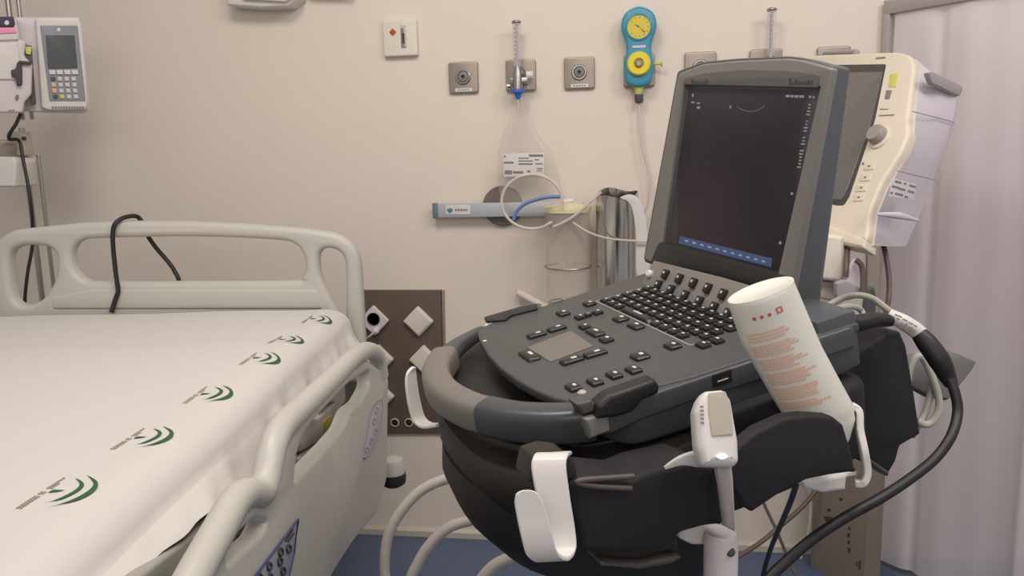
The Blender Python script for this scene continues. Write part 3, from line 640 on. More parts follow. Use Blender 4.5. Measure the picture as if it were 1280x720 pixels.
# lower deck trim under the hem
LPn = Pl(bw(XS + 0.005, 0, 0), BY, ZU); LPn = LPn if LPn.n.dot(BX) > 0 else Pl(bw(XS + 0.005, 0, 0), -BY, ZU)
b = B(); b.plate(LPn, rnd([(345, 590), (345, 622), (300, 665), (240, 745), (120, 800), (120, 760), (215, 690)], 4), 0.02, 0.005); b.fin('deck_side', M['bedframe'], bed)
b = B(); b.plate(LPn, rnd([(225, 728), (235, 694), (262, 672), (270, 690), (255, 730), (230, 780)], 6), 0.03, 0.008, h=0.02); b.fin('release_lever', M['bedframe'], bed)
# bumper at the head corner
c = at(491, 588, 2.0)
b = B(); b.lathe([(0.012, 0.036), (0.026, 0.030), (0.030, 0.016), (0.030, -0.006)], Matrix.Translation(c), 24); b.tube([c + V((-0.12, 0.0, 0.01)), c + V((0, 0, 0.012))], 0.016, 12, 1); bump = b.fin('corner_bumper', M['bed'], bed)
B().lathe([(0.031, 0), (0.033, -0.008), (0.031, -0.026), (0.02, -0.034)], Matrix.Translation(c + V((0, 0, -0.006))), 24).fin('bumper_wheel', M['black'], bump)

# the sheet
SP = LPn; hem = {}
hp = [SP.c(*q) for q in [(455, 440), (430, 475), (395, 520), (362, 560), (352, 575), (330, 600), (305, 600), (280, 622), (245, 655), (212, 690)]]
sgn = 1 if SP.ex.dot(BY) > 0 else -1
hz = sorted([(sgn * q.x + 0.0, q.y) for q in hp])
def hemz(y):
    if y <= hz[0][0]: return hz[0][1]
    for (a, za_), (b_, zb_) in zip(hz, hz[1:]):
        if y <= b_: return za_ + (zb_ - za_) * (y - a) / max(1e-6, b_ - a)
    return hz[-1][1]

NY = 150; rings = []
def topz(y): return zm + 0.004 / (1 + math.exp((y + 0.40) * 60)) + 0.002 * math.sin(y * 9)
def sheetz(x_, y): return topz(y) + 0.0015 * math.sin(x_ * 14 + y * 7) * (1 if x_ < 0.3 else max(0, 1 - (x_ - 0.3) / 0.08)) - (0.045 * (1 - math.sqrt(max(0, 1 - ((x_ - 0.39) / 0.062) ** 2))) if x_ > 0.39 else 0)
def section(y):
    """sheet outline across the bed at y"""
    pts = []; top = topz(y)
    for x_ in [-0.46, -0.35, -0.2, -0.05, 0.1, 0.2, 0.26, 0.30, 0.34, 0.38]:
        pts.append((x_, sheetz(x_, y)))
    k = min(1, max(0, (0.06 + y) / -0.25)); 
    for j in range(1, 8):
        a = j / 8 * math.pi / 2 * 0.98; pts.append((0.39 + 0.062 * math.sin(a), top - 0.045 * (1 - math.cos(a))))
    z1, zh = top - 0.045, hemz(y)
    for j in range(1, 15):
        tt = j / 14; z = z1 + (zh - z1) * tt
        wr = (0.008 * math.sin(y * 34 + 2 * math.sin(y * 9) + 0.8 * tt) + 0.004 * math.sin(y * 71 + tt * 3)) * min(1, tt * 1.4) * (1.0 if y > -0.8 else 0.55)
        pts.append((0.452 + 0.034 * tt + wr, z))
    return pts
for i in range(NY):
    y = -0.03 - 1.85 * i / (NY - 1); rings.append([bw(x_, y, z) for x_, z in section(y)])
b = B(); b.loft(rings, caps=False, closed=False)
# printed emblems on the sheet: two green crescents, a small wedge and a line of tiny lettering
EP = Pl((0, 0, zm + 0.003), BX, BY)
out1 = [(54, 638), (74, 634), (95, 629), (110, 622.5), (120, 615), (123, 608), (120, 602.5), (109, 596)]
in1 = [(54, 638), (70, 634.3), (86, 628.5), (100, 621.5), (110, 615), (115.5, 609), (115, 604), (109, 596)]
out2 = [(54, 631.5), (75, 628), (87.5, 623), (100, 616), (105.6, 609), (102.5, 604), (98, 601.5), (94, 600)]
in2 = [(54, 631.5), (65, 629), (77.5, 623.6), (90, 617), (97, 611.5), (99, 607), (97.5, 603.5), (94, 600)]
eo = EP.c(123, 608)
def rel(q): return EP.c(*q) - eo
def emb_quad(c, pts):
    f = bmesh.new(); vs = []
    for p in pts:
        q = c + p; r_ = EP.w(q.x, q.y) - V((HB0.x, HB0.y, 0)); lx, ly = r_.dot(BX), r_.dot(BY)
        vs.append(f.verts.new(bw(lx, ly, sheetz(lx, ly) + 0.0012)))
    fc = f.faces.new(vs)
    if fc.normal.z < 0: fc.normal_flip()
    b.join(f)
def dense(l):
    o_ = []
    for i in range(len(l) - 1):
        p0, p1, p2, p3 = [V(l[max(0, min(len(l) - 1, i + k))]) for k in (-1, 0, 1, 2)]
        for j in range(3):
            t = j / 3; o_.append(0.5 * ((2 * p1) + (p2 - p0) * t + (2 * p0 - 5 * p1 + 4 * p2 - p3) * t * t + (3 * p1 - p0 - 3 * p2 + p3) * t ** 3))
    return o_ + [V(l[-1])]
for q in [(123, 609), (217, 541), (291, 488), (350, 446), (379, 421), (414, 394)]:
    c = EP.c(*q); b.mi = 1
    for o_, i_ in ((out1, in1), (out2, in2)):
        O = dense(o_); I_ = [q2.lerp(p2_, 0.22) for q2, p2_ in zip(dense(i_), O)]
        for k in range(len(O) - 1):
            ps = [rel(O[k]), rel(O[k + 1]), rel(I_[k + 1]), rel(I_[k])]
            if k == 0: ps = ps[:3]
            if k == len(O) - 2: ps = [ps[0], ps[1], ps[3]]
            emb_quad(c, ps)
    emb_quad(c, [rel((60, 619)), rel((67.5, 615)), rel((82.5, 615.6)), rel((72, 617.6))]); b.mi = 2
    for k in range(22):
        if k in (9, 12, 13): continue
        t0, t1 = k / 22, (k + 0.78) / 22
        for w0, w1 in ((0, 3.4), (4.4, 7.6)):
            if w0 and k > 17: continue
            emb_quad(c, [rel((20 + 60 * t + ww, 639 - 40 * t)) for t, ww in ((t0, w0), (t1, w0), (t1, w1), (t0, w1))])
tag(b.fin('bed_sheet', [M['sheet'], M['green'], M['greyprint']], None, 60), 'white sheet with green crescent emblems covering the hospital bed', 'sheet')

# black cable over the headboard
def hp_(x_, y_, h): return HBP.p(x_, y_, h)
b = B(); b.tube([hp_(143, 389, 0.016), hp_(147, 372, 0.010), hp_(150, 362, 0.010), hp_(147, 340, 0.010), hp_(144, 310, 0.010), hp_(144, 290, 0.012), hp_(147, 278, 0.008), hp_(153, 272, -0.02), hp_(160, 273, -0.054), hp_(168, 287, -0.056), hp_(174, 300, -0.056), hp_(184, 314, -0.056), hp_(198, 330, -0.056), hp_(207, 343, -0.056), hp_(213, 358, -0.056), hp_(216, 400, -0.056)], 0.0058, 12)
tag(b.fin('looped_cable', M['black']), 'black cable looped over the top of the bed headboard', 'cable')

# ================================================================ THE ULTRASOUND CONSOLE
UU = V((0.48960797, -0.86994349, -0.05901158)).normalized(); UV = V((0.86365646, 0.47453506, 0.17004118)); UV = (UV - UU * UV.dot(UU)).normalized(); UW = UU.cross(UV)
UF = V((-0.20829243, 1.07095425, 1.06411724))
def U(u, v, w=0): return UF + UU * u + UV * v + UW * w
UYAW = math.atan2(UU.y, UU.x)
DP = Pl(UF, UU, UV)                                    # top of the key deck
SD = Pl(U(0.338, 0, 0), UV, UW)                        # flat right-hand flank
us = thing('ultrasound_console', 'charcoal portable ultrasound machine with open screen and full keyboard', 'ultrasound machine', U(0.16, 0.17, -0.06), UYAW)
front = [(596, 413), (600, 426), (610, 443), (625, 459), (645, 474), (668, 487), (692, 497), (721, 503)]
fuv = [tuple(DP.c(*q)) for q in front]
left_ = [(-0.012, 0.03), (-0.022, 0.12), (-0.036, 0.24), (-0.042, 0.30), (-0.042, 0.352)]
right_ = [(0.322, 0.03), (0.331, 0.08), (0.338, 0.13), (0.340, 0.352)]
dk = fuv + right_ + left_[::-1]
B().plate(DP, dk, 0.012, 0.003, px=False).fin('key_deck', M['deck'], us, 40)
bd = [(0.03, 0.045), (0.10, 0.03), (0.20, 0.028), (0.30, 0.035), (0.334, 0.05), (0.338, 0.12), (0.338, 0.350), (-0.038, 0.350), (-0.034, 0.25), (-0.01, 0.10)]
B().plate(DP, rnd(bd, 0.02), 0.048, 0.006, px=False, h=-0.0115).fin('console_body', M['side'], us, 40)
B().plate(DP, rnd([(0.03, 0.00), (0.29, 0.0), (0.31, 0.06), (0.31, 0.33), (-0.01, 0.33), (0.0, 0.04)], 0.02), 0.006, 0.002, px=False, h=-0.0595).fin('base_foot', M['black'], us, 40)
sd = [(727, 520), (757, 512), (795, 499), (822, 488), (880, 469), (940, 449), (1000, 428), (1060, 408), (1066, 410), (1067, 433), (1000, 456), (930, 480), (860, 502), (800, 523), (765, 540), (734, 546)]
B().plate(SD, rnd(sd, 3), 0.012, 0.003, h=0.004).fin('side_panel', M['side'], us, 40)
B().plate(SD, rnd([(718, 504), (738, 499), (750, 509), (727, 519)], 1.5), 0.02, 0.003, h=0.003).fin('corner_cap', M['deck'], us, 40)
B().plate(SD, rnd([(726, 521), (757, 513), (759, 536), (733, 546)], 2), 0.016, 0.003, h=0.008).fin('corner_plate', M['bezel'], us, 40)
B().plate(SD, rnd([(740, 520), (741, 503), (756, 490), (812, 470), (818, 478), (817, 488), (797, 496), (785, 511), (765, 517)], 3), 0.022, 0.005, h=0.012).fin('latch_grip', M['black'], us, 40)
b = B(); b.plate(SD.up(0.004), rnd([(890, 469), (914, 461), (915, 477), (891, 485)], 1), 0.003, 0.0008, h=0.001); p_ = b.fin('side_port', M['black'], us)
b = B(); b.plate(SD.up(0.004), [(896, 476), (909, 471.5), (909, 473), (896, 477.5)], 0.001, 0.0002, h=0.0018); b.fin('port_tongue', M['legend'], p_)
b = B(); b.box(Matrix.Translation(U(0.264, 0.325, -0.020)) @ Matrix((UU, UV, UW)).transposed().to_4x4(), (0.150, 0.058, 0.068), 0.004, 2, 0.96); b.fin('rear_connector_block', M['side'], us, 40)
# handle
HW = -0.020
def hpt(x_, y_, w_=HW): q = Pl(U(0, 0, w_), UU, UV); return q.p(x_, y_)
ha_ = [(604, 414), (588, 423), (568, 437), (555, 452)]
hb_ = [(557, 449), (547, 467), (549, 484), (562, 499), (588, 513), (612, 520)]
hc_ = [(608, 519), (640, 526), (675, 529), (705, 529), (728, 527), (738, 525)]
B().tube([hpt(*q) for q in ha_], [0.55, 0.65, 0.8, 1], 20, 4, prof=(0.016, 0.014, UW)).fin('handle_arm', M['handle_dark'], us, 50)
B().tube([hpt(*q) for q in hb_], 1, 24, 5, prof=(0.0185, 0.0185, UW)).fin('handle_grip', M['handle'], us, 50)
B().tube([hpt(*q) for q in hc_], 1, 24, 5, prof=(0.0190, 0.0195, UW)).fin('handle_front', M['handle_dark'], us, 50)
# recess between handle and deck
B().plate(Pl(U(0, 0, -0.030), UU, UV), [tuple(Pl(U(0, 0, -0.030), UU, UV).c(*q)) for q in [(560, 452), (600, 412), (640, 440), (700, 480), (738, 505), (735, 524), (640, 522), (575, 500), (556, 475)]], 0.012, 0.003, px=False, h=-0.008).fin('recess_floor', M['black'], us)
# deck details
b = B(); b.plate(DP, rnd([(605, 399), (650, 386), (672, 382), (672, 388), (640, 396), (632, 402), (608, 404)], 2), 0.004, 0.001, back=False, h=0.0015); b.fin('lid_catch', M['black'], us)
for q in ((608, 406.5), (606, 426.5)):
    b = B(); c = DP.c(*q); b.plate(DP, circ(c.x, c.y, 0.0028, 14), 0.001, 0.0003, px=False, back=False, h=0.0005); b.fin('status_lamp', M['legend'], us)
for q0, q1 in (((663, 386), (672, 381)), ((688, 379), (701, 373))):
    b = B(); a0, a1 = DP.c(*q0), DP.c(*q1); mid = (a0 + a1) / 2; b.tube([DP.w(mid.x + 0.007 * math.cos(k * math.pi / 6), mid.y + 0.011 * math.sin(k * math.pi / 6), 0.0005) for k in range(12)], 0.0012, 6, 2, closed=True); b.fin('screw_ring', M['marks'], us)
b = B(); kb = [(0.024, 0.262), (0.024, 0.176), (0.262, 0.176), (0.272, 0.20)]
b.tube([DP.w(a[0], a[1], 0.0004) for a in kb], 0.0010, 6, 1); b.fin('keyboard_rim', M['frame'], us)
b = B(); b.plate(DP, rnd([(713, 414), (742, 433), (688, 453), (659, 435)], 2), 0.0016, 0.0005, back=False, h=0.0004); b.fin('touchpad', M['pad'], us)
c = DP.c(727.5, 492); b = B(); b.lathe([(0.005, 0), (0.005, 0.002), (0.002, 0.004)], axis(DP.w(c.x, c.y, 0), UW), 16); b.fin('round_lamp', M['taupe'], us)
# keys
def keymesh(du, dv, h=0.0045):
    b = B(); P0 = Pl((0, 0, 0), (1, 0, 0), (0, 1, 0))
    b.box(Matrix.Translation((0, 0, h / 2)), (du, dv, h), min(du, dv) * 0.12, 2, 0.86)
    b.mi = 1; b.plate(P0, rnd(rect(-du * 0.15, -dv * 0.02, du * 0.15, dv * 0.22), du * 0.06, 2), 0.0004, 0.0001, px=False, back=False, h=h + 0.0002)
    me = bpy.data.meshes.new('key'); b.bm.to_mesh(me); b.bm.free()
    me.materials.append(M['key']); me.materials.append(M['legend'])
    for p in me.polygons: p.use_smooth = True
    me.set_sharp_from_angle(angle=R(35)); return me
KM = {}
def key(pl, a, b_, du, dv, h=0.0045, rot=0):
    k_ = (du, dv, h)
    if k_ not in KM: KM[k_] = keymesh(*k_)
    o = bpy.data.objects.new('key', KM[k_]); COL.objects.link(o); o.parent = us
    m = Matrix.Translation(pl.w(a, b_, 0)) @ Matrix((pl.ex, pl.ey, pl.n)).transposed().to_4x4() @ Matrix.Rotation(rot, 4, 'Z')
    o.matrix_basis = MW[us.name].inverted() @ m; MW[o.name] = m
for r_ in range(5):
    v_ = 0.186 + r_ * 0.0172
    c_ = 0
    while c_ < 12:
        u_ = 0.036 + c_ * 0.0196 + (0.0 if r_ % 2 == 0 else 0.003)
        if r_ == 0 and c_ == 3: key(DP, 0.036 + 4.5 * 0.0196, v_, 0.074, 0.0132); c_ = 7; continue
        if r_ == 0 and c_ > 10: break
        key(DP, u_, v_, 0.0158, 0.0132); c_ += 1
S_, L_ = 0.016, 0.026
for (x_, y_, du, dv) in [(704, 393, .021, .017), (737, 381, .019, .017), (747, 392, .015, .014), (725, 398, .015, .014), (735, 395.5, .010, .010), (776, 400, .021, .019), (795, 409, .026, .016),
                         (731, 410, .017, .014), (744, 417, .032, .017), (758, 426, .019, .016), (671, 420, .015, .027), (696, 412, .015, .027), (662, 446, .040, .018), (715, 452, .016, .030), (744, 443.5, .016, .030),
                         (800, 447, .022, .020), (841, 434, .021, .017), (879, 433, .018, .014), (896, 427.5, .018, .014), (717, 486, .021, .015), (744, 479, .021, .015), (768, 470.5, .021, .015), (792, 464, .021, .015)]:
    c = DP.c(x_, y_); key(DP, c.x, c.y, du, dv)
# sloping function-key panel
KP = Pl(U(0, 0.266, 0.0), UU, UV * 0.60 + UW * 0.80)
B().plate(KP, [(801, 356), (818, 326), (900, 346), (990, 372), (985, 440), (925, 412), (860, 382)], 0.01, 0.001, h=0.001).fin('function_key_panel', M['keypanel'], us)
KQ = KP.up(0.001)
for (x_, y_) in [(833, 343.5), (850.5, 349), (868, 354.5), (886, 361), (905, 368.5), (824, 357), (840, 363), (857.5, 370), (875.5, 377.5), (893.5, 385), (911, 393)]:
    c = KQ.c(x_, y_); key(KQ, c.x, c.y, 0.0120, 0.0150, 0.006)
c = KQ.c(813, 343); b = B(); b.lathe([(0.006, 0), (0.006, 0.004), (0.004, 0.006)], axis(KQ.w(c.x, c.y), KQ.n), 18); b.fin('power_button', M['white'], us)
# screen
SA = R(15); SN = Pl(U(-0.009, 0.322, 0.05), UU, UW * math.cos(SA) + UV * math.sin(SA))
outl = rnd([(846, 89), (878, 77), (920, 73), (985, 70), (1004, 72), (1043, 82), (986, 388), (803, 327)], 4)
lid = SN.up(-0.004)
oq = [lid.c(*q) for q in outl]; oc = sum(oq, V((0, 0))) / len(oq); ymin, ymax = min(q.y for q in oq), max(q.y for q in oq)
rings = []
for k_, sc2 in ((0.0, 0.985), (0.06, 1.0), (0.85, 0.995), (1.0, 0.97)):
    rings.append([lid.w(oc.x + (q.x - oc.x) * sc2, oc.y + (q.y - oc.y) * sc2, -k_ * (0.050 - 0.024 * (q.y - ymin) / (ymax - ymin))) for q in oq])
b = B(); b.loft(rings); b.fin('screen_back', M['bluebez'], us, 40)
dsp = [(858, 108), (1024, 113), (971, 341), (831, 303)]
inner = [(856, 104), (1026, 109), (973, 344), (828, 305)]
B().plate(SN, rnd([(849, 92), (880, 80), (920, 76), (985, 73), (1004, 75), (1041, 85), (986, 384), (806, 325)], 4), 0.012, 0.003, holes=[inner], h=0.002).fin('screen_surround', M['bezel'], us, 40)
B().plate(SN, rnd([(857, 98), (880, 92), (930, 87), (985, 88), (1027, 93), (1025, 110), (857, 106)], 2), 0.003, 0.001, h=0.0032).fin('brand_strip', M['bezelin'], us, 40)
d_ = B().plate(SN, dsp, 0.004, 0.0005, h=-0.004).fin('display', M['display'], us)
B().plate(SN, [(824, 308), (828, 303), (972, 342), (990, 346), (984, 388), (816, 328)], 0.006, 0.001, h=0.0045).fin('hinge_strip', M['strip'], us)
T = SN.up(-0.0038)
b = B(); random.seed(3)
def dash(pl, pts): b.quadp(pl, pts, 0)
for (x_, y_, w_, h_) in [(865, 117, 2, 4), (864, 127, 4, 2), (871, 128, 4, 2), (871, 133, 4, 3)]: dash(T, rect(x_, y_, x_ + w_, y_ + h_))
b.fin('corner_readout', M['ui'], d_); b = B()
for (x_, y_, w_, h_) in [(982, 118.5, 5, 3), (988, 118.8, 4, 3), (993, 119, 5, 3), (999, 119.2, 6, 3), (1011, 119.5, 3, 3), (1016, 120, 2, 3)]: dash(T, rect(x_, y_, x_ + w_, y_ + h_))
b.fin('header_readout', M['ui'], d_); b = B()
for k in range(20):
    y_ = 130 + k * 4.1; x_ = 1012 - (y_ - 130) * 0.17
    if k in (4, 9, 13): continue
    ww = random.choice([2, 3, 4, 5]); dash(T, rect(x_ - ww / 2, y_, x_ + ww / 2, y_ + 1.8))
b.fin('side_readout', M['ui'], d_)
for q in ([(989, 240), (991.5, 241), (991, 244), (988, 243)], [(975, 301), (977, 303), (976, 306), (973, 304)], [(912, 132), (914, 132), (913.5, 136), (912, 136)]):
    b = B(); dash(T, q); b.fin('screen_cursor', M['ui'], d_)

b = B()
for k in range(14):
    x0, x1 = 921 + k * 2.5, 921 + (k + 1) * 2.5; f = lambda x: 131 + 7.5 * (1 - ((x - 938) / 18.5) ** 2)
    dash(T, [(x0, f(x0)), (x1, f(x1)), (x1, f(x1) + 1.8), (x0, f(x0) + 1.8)])
b.fin('scan_arc', M['uidark'], d_)
b = B(); dash(T, [(850, 295), (965, 323), (964, 334), (848, 304)]); tb = b.fin('task_bar', M['uiblue'], d_)
b = B(); T2 = SN.up(-0.0035)
for k in range(11): 
    x_ = 856 + k * 9.6; y_ = 299.5 + k * 2.55; dash(T2, [(x_, y_), (x_ + 4.5, y_ + 1.2), (x_ + 4.2, y_ + 3.4), (x_ - .3, y_ + 2.2)])
b.fin('task_bar_text', mat('task_bar_letters', (60, 70, 90), 0.4, emit=(112, 128, 156)), d_)
# faint lettering on the surround
b = B(); T3 = SN.up(0.0034); 
for k, h_ in enumerate((7, 6, 4, 4, 4, 5, 7)): dash(T3, rect(864 + k * 3.1, 106 - h_, 866.2 + k * 3.1, 105.3))
for k, h_ in enumerate((8, 3, 7, 4, 4, 4, 6, 5)): dash(T3, rect(986 + k * 3.9, 106 - h_, 989 + k * 3.9, 106))
b.fin('surround_lettering', M['darkgrey'], us)

# ================================================================ THE CART
VH = V((UV.x, UV.y, 0)).normalized()
def VP(off): return Pl(U(off, 0, 0), VH, ZU)           # vertical planes along the cart's near flank
cart = thing('ultrasound_cart', 'black moulded ultrasound cart with white hooks on a pale column', 'medical cart', (U(0.2, 0.16).x, U(0.2, 0.16).y, 0), UYAW)
UM = Matrix((UU, UV, UW)).transposed().to_4x4()
B().plate(Pl(U(0, 0, -0.067), UU, UV), rnd([(0.0, -0.02), (0.35, -0.02), (0.36, 0.20), (0.35, 0.36), (-0.03, 0.36), (-0.02, 0.1)], 0.03), 0.10, 0.012, px=False).fin('tray', M['fabric'], cart, 40)
# hull-shaped front shell
def ring(w_, ru, rv, u0=0.165, v0=0.06, drop=0.0):
    pts = []
    for k in range(48):
        a = 2 * math.pi * k / 48; ca, sa = math.cos(a), math.sin(a); e = 0.8
        pts.append(U(u0 + ru * math.copysign(abs(ca) ** e, ca), v0 + rv * math.copysign(abs(sa) ** e, sa), w_))
    return pts
b = B(); b.loft([ring(-0.0635, 0.190, 0.150), ring(-0.061, 0.196, 0.157), ring(-0.066, 0.200, 0.162), ring(-0.095, 0.202, 0.164), ring(-0.116, 0.196, 0.158), ring(-0.122, 0.186, 0.15)]); b.fin('front_shell', M['bowl'], cart, 50)
b = B(); b.loft([ring(-0.10, 0.165, 0.166), ring(-0.13, 0.170, 0.172), ring(-0.17, 0.170, 0.168, v0=0.065), ring(-0.21, 0.165, 0.152, v0=0.075), ring(-0.25, 0.155, 0.125, v0=0.095), ring(-0.28, 0.140, 0.095, v0=0.12), ring(-0.30, 0.11, 0.06, v0=0.15)]); b.fin('lower_hull', M['bowl'], cart, 50)
A = VP(0.415)
blkA = [(712, 606), (724, 594), (790, 600), (812, 590), (868, 577), (893, 586), (900, 620), (906, 656), (880, 659), (852, 667), (830, 688), (770, 692), (730, 690), (716, 640)]
B().plate(A, rnd(blkA, 3), 0.06, 0.006).fin('probe_holder', M['fabric'], cart, 40)
B().plate(VP(0.400), rnd([(745, 670), (850, 668), (852, 694), (800, 706), (755, 704), (735, 690)], 6), 0.06, 0.01).fin('holder_base', M['bowl'], cart, 40)
b = B(); b.plate(VP(0.405), rnd([(750, 702), (800, 704), (851, 694), (853, 699), (840, 706), (800, 713), (752, 708)], 2), 0.04, 0.004); b.fin('base_rim', M['bracket'], cart)
b = B(); b.tube([A.p(x_, y_, 0.003) for x_, y_ in [(790, 594), (760, 596), (724, 599), (722, 603), (750, 607), (787, 609)]], 0.0028, 10, 4); b.fin('slot_bracket', M['bracket'], cart, 50)
blkB = [(922, 560), (950, 538), (985, 522), (1010, 519), (1042, 521), (1055, 531), (1064, 560), (1071, 590), (1040, 594), (1010, 600), (975, 618), (941, 641), (930, 634), (918, 610), (912, 585)]
Bp = VP(0.445)
B().plate(Bp, rnd(blkB, 2), 0.018, 0.004).fin('bottle_holder', M['fabric'], cart, 40)
B().plate(VP(0.37), rnd([(905, 520), (1040, 470), (1060, 520), (1060, 575), (930, 610), (905, 590)], 5), 0.02, 0.005).fin('holder_backplate', M['fabric'], cart, 40)
B().plate(VP(0.30), rnd([(1000, 470), (1040, 447), (1075, 440), (1112, 414), (1126, 414), (1134, 432), (1144, 490), (1152, 543), (1126, 558), (1121, 577), (1112, 592), (1100, 588), (1082, 575), (1060, 560), (1010, 540)], 3), 0.06, 0.005).fin('rear_wing', M['fabric'], cart, 40)
b = B(); b.plate(VP(0.31), rnd([(1086, 572), (1112, 590), (1110, 596), (1085, 577)], 1), 0.02, 0.002); b.fin('wing_trim', M['bracket'], cart)
# white under-skirts, column, handle head
b = B(); b.plate(VP(0.385), rnd([(848, 660), (904, 650), (906, 674), (900, 682), (866, 682), (850, 674)], 3), 0.04, 0.004); b.fin('skirt', M['white'], cart)
b = B(); b.plate(VP(0.420), rnd([(1004, 602), (1070, 589), (1074, 592), (1060, 597), (1058, 613), (1030, 617), (1008, 611)], 2), 0.04, 0.004); b.fin('skirt', M['white'], cart)
cc = at(901, 690, 0.815)
b = B(); b.lathe([(0.0172, 0.06), (0.0172, cc.z + 0.018), (0.015, cc.z + 0.022)], Matrix.Translation((cc.x, cc.y, 0)), 32); col = b.fin('column', M['lilac'], cart, 50)
q = at(913, 690, 0.799); b = B(); b.lathe([(0.0048, 0), (0.0048, 0.002), (0.003, 0.003)], axis(V((q.x, q.y, q.z)), (CAMP - q)), 18); b.fin('column_lock', M['darkgrey'], col)
b = B(); b.plate(Pl(at(905, 620, 0.732), CR @ V((1, 0, 0)), (0, 0, 1)), [(892, 575), (915, 575), (918, 600), (921, 668), (906, 660), (899, 610)], 0.014, 0.005); b.fin('stem', M['frame'], cart, 40)
HP = Pl(at(897, 540, 0.715), CR @ V((1, 0, 0)), V((0.0, 0.42, 0.9)))
B().plate(HP, rnd([(881, 489), (905, 487), (914, 500), (923, 552), (924, 577), (917, 584), (878, 583), (871, 560), (868, 515), (873, 500)], 4), 0.030, 0.008, h=0.004).fin('handle_head', M['white'], cart, 40)
b = B(); b.plate(HP, rnd([(884, 492), (905, 490), (911, 505), (915, 544), (888, 546), (884, 515)], 2), 0.002, 0.0006, h=0.0052); b.fin('handle_inset', M['taupe'], cart)
c = HP.c(901, 571); b = B(); b.plate(HP, smooth([(c.x - .005, c.y), (c.x, c.y + .0025), (c.x + .005, c.y), (c.x, c.y - .0025)], 4), 0.002, 0.0006, px=False, back=False, h=0.0045); b.fin('handle_lamp', M['led'], cart)
b = B()
for k in range(5): b.quadp(HP, rect(873.5 + k * .2, 508 + k * 5, 878 + k * .2, 510.5 + k * 5), 0.0046)
b.fin('handle_marks', M['marks'], cart)
b = B(); b.tube([A.p(828, 583, 0.004), A.p(845, 572, 0.008), A.p(862, 568, 0.012), A.p(885, 568, 0.016)], [0.2, 0.6, 1, 1], 14, 4, prof=(0.004, 0.008, ZU)); b.fin('handle_arm', M['white'], cart, 50)
# hooks: a flat strip bent along a path, W = its width direction
def strip(path, W, hws, th, sub=6):
    W = V(W).normalized(); P, H = [], []
    n = len(path)
    for i in range(n - 1):
        g = lambda k: V(path[max(0, min(n - 1, k))]); p0, p1, p2, p3 = g(i - 1), g(i), g(i + 1), g(i + 2)
        for j in range(sub):
            t_ = j / sub; P.append(0.5 * ((2 * p1) + (p2 - p0) * t_ + (2 * p0 - 5 * p1 + 4 * p2 - p3) * t_ * t_ + (3 * p1 - p0 - 3 * p2 + p3) * t_ ** 3)); H.append(hws[i] + (hws[i + 1] - hws[i]) * t_)
    P.append(V(path[-1])); H.append(hws[-1]); rings = []
    for i, p in enumerate(P):
        d = (P[min(len(P) - 1, i + 1)] - P[max(0, i - 1)]).normalized(); n_ = W.cross(d).normalized(); w_ = H[i]; t2 = th / 2
        rings.append([p + W * (w_ - .001) + n_ * t2, p + W * w_ + n_ * (t2 - .001), p + W * w_ - n_ * (t2 - .001), p + W * (w_ - .001) - n_ * t2, p - W * (w_ - .001) - n_ * t2, p - W * w_ - n_ * (t2 - .001), p - W * w_ + n_ * (t2 - .001), p - W * (w_ - .001) + n_ * t2])
    b = B(); b.loft(rings); return b
RX = CR @ V((1, 0, 0)); FW = CR @ V((0, 0, -1))
b = B(); b.plate(Pl(at(690, 580, 0.718), VH, ZU), rnd([(662, 604), (668, 574), (690, 567), (712, 569), (721, 580), (724, 604)], 4), 0.04, 0.005); b.fin('hook_mount', M['bowl'], cart, 40)
pth = [at(694, 567, 0.735), at(689, 570, 0.712), at(686, 584, 0.704), at(692, 625, 0.700), at(699, 665, 0.698), at(700, 688, 0.692), at(692, 699, 0.680), at(678, 692, 0.668), at(671, 670, 0.664), at(665, 645, 0.664), at(661, 628, 0.664), at(658.5, 617, 0.664), at(658, 613, 0.664)]
strip(pth, RX + FW * 0.15, [0.0158, 0.0158, 0.0155, 0.0148, 0.0142, 0.014, 0.0138, 0.0135, 0.0132, 0.0128, 0.0120, 0.009, 0.0035], 0.0040).fin('cable_hook', M['white'], cart, 40)
pth = [at(517, 459, 1.20), at(514, 466, 1.20), at(514, 480, 1.20), at(518, 505, 1.20), at(524, 524, 1.20), at(535, 532, 1.19), at(552, 530, 1.18)]
strip(pth, FW * 0.9 + RX * 0.42, [0.004, 0.012, 0.015, 0.016, 0.016, 0.016, 0.016], 0.0045).fin('cable_hook', M['white'], cart, 40)
pth = [VP(.40).p(1058, 512), VP(.40).p(1066, 508), VP(.405).p(1073, 514), VP(.41).p(1074, 535), VP(.42).p(1079, 560), VP(.425).p(1083, 588), VP(.425).p(1078, 602), VP(.42).p(1068, 603)]
strip(pth, FW + RX * 0.25, [0.009, 0.009, 0.009, 0.009, 0.010, 0.010, 0.010, 0.008], 0.007).fin('cable_hook', M['white'], cart, 40)
# wheeled base below the picture
b = B()
for k in range(4):
    a = UYAW + math.pi / 4 + k * math.pi / 2; e = V((cc.x + 0.28 * math.cos(a), cc.y + 0.02 + 0.28 * math.sin(a), 0.07))
    b.tube([V((cc.x, cc.y, 0.08)), e], [0.03, 0.02], 14, 3); b.lathe([(0.03, -0.012), (0.035, -0.008), (0.035, 0.008), (0.03, 0.012)], Matrix.Translation((e.x, e.y, 0.035)) @ Matrix.Rotation(R(90), 4, 'X'), 20)
b.fin('wheel_base', M['bedframe'], cart)

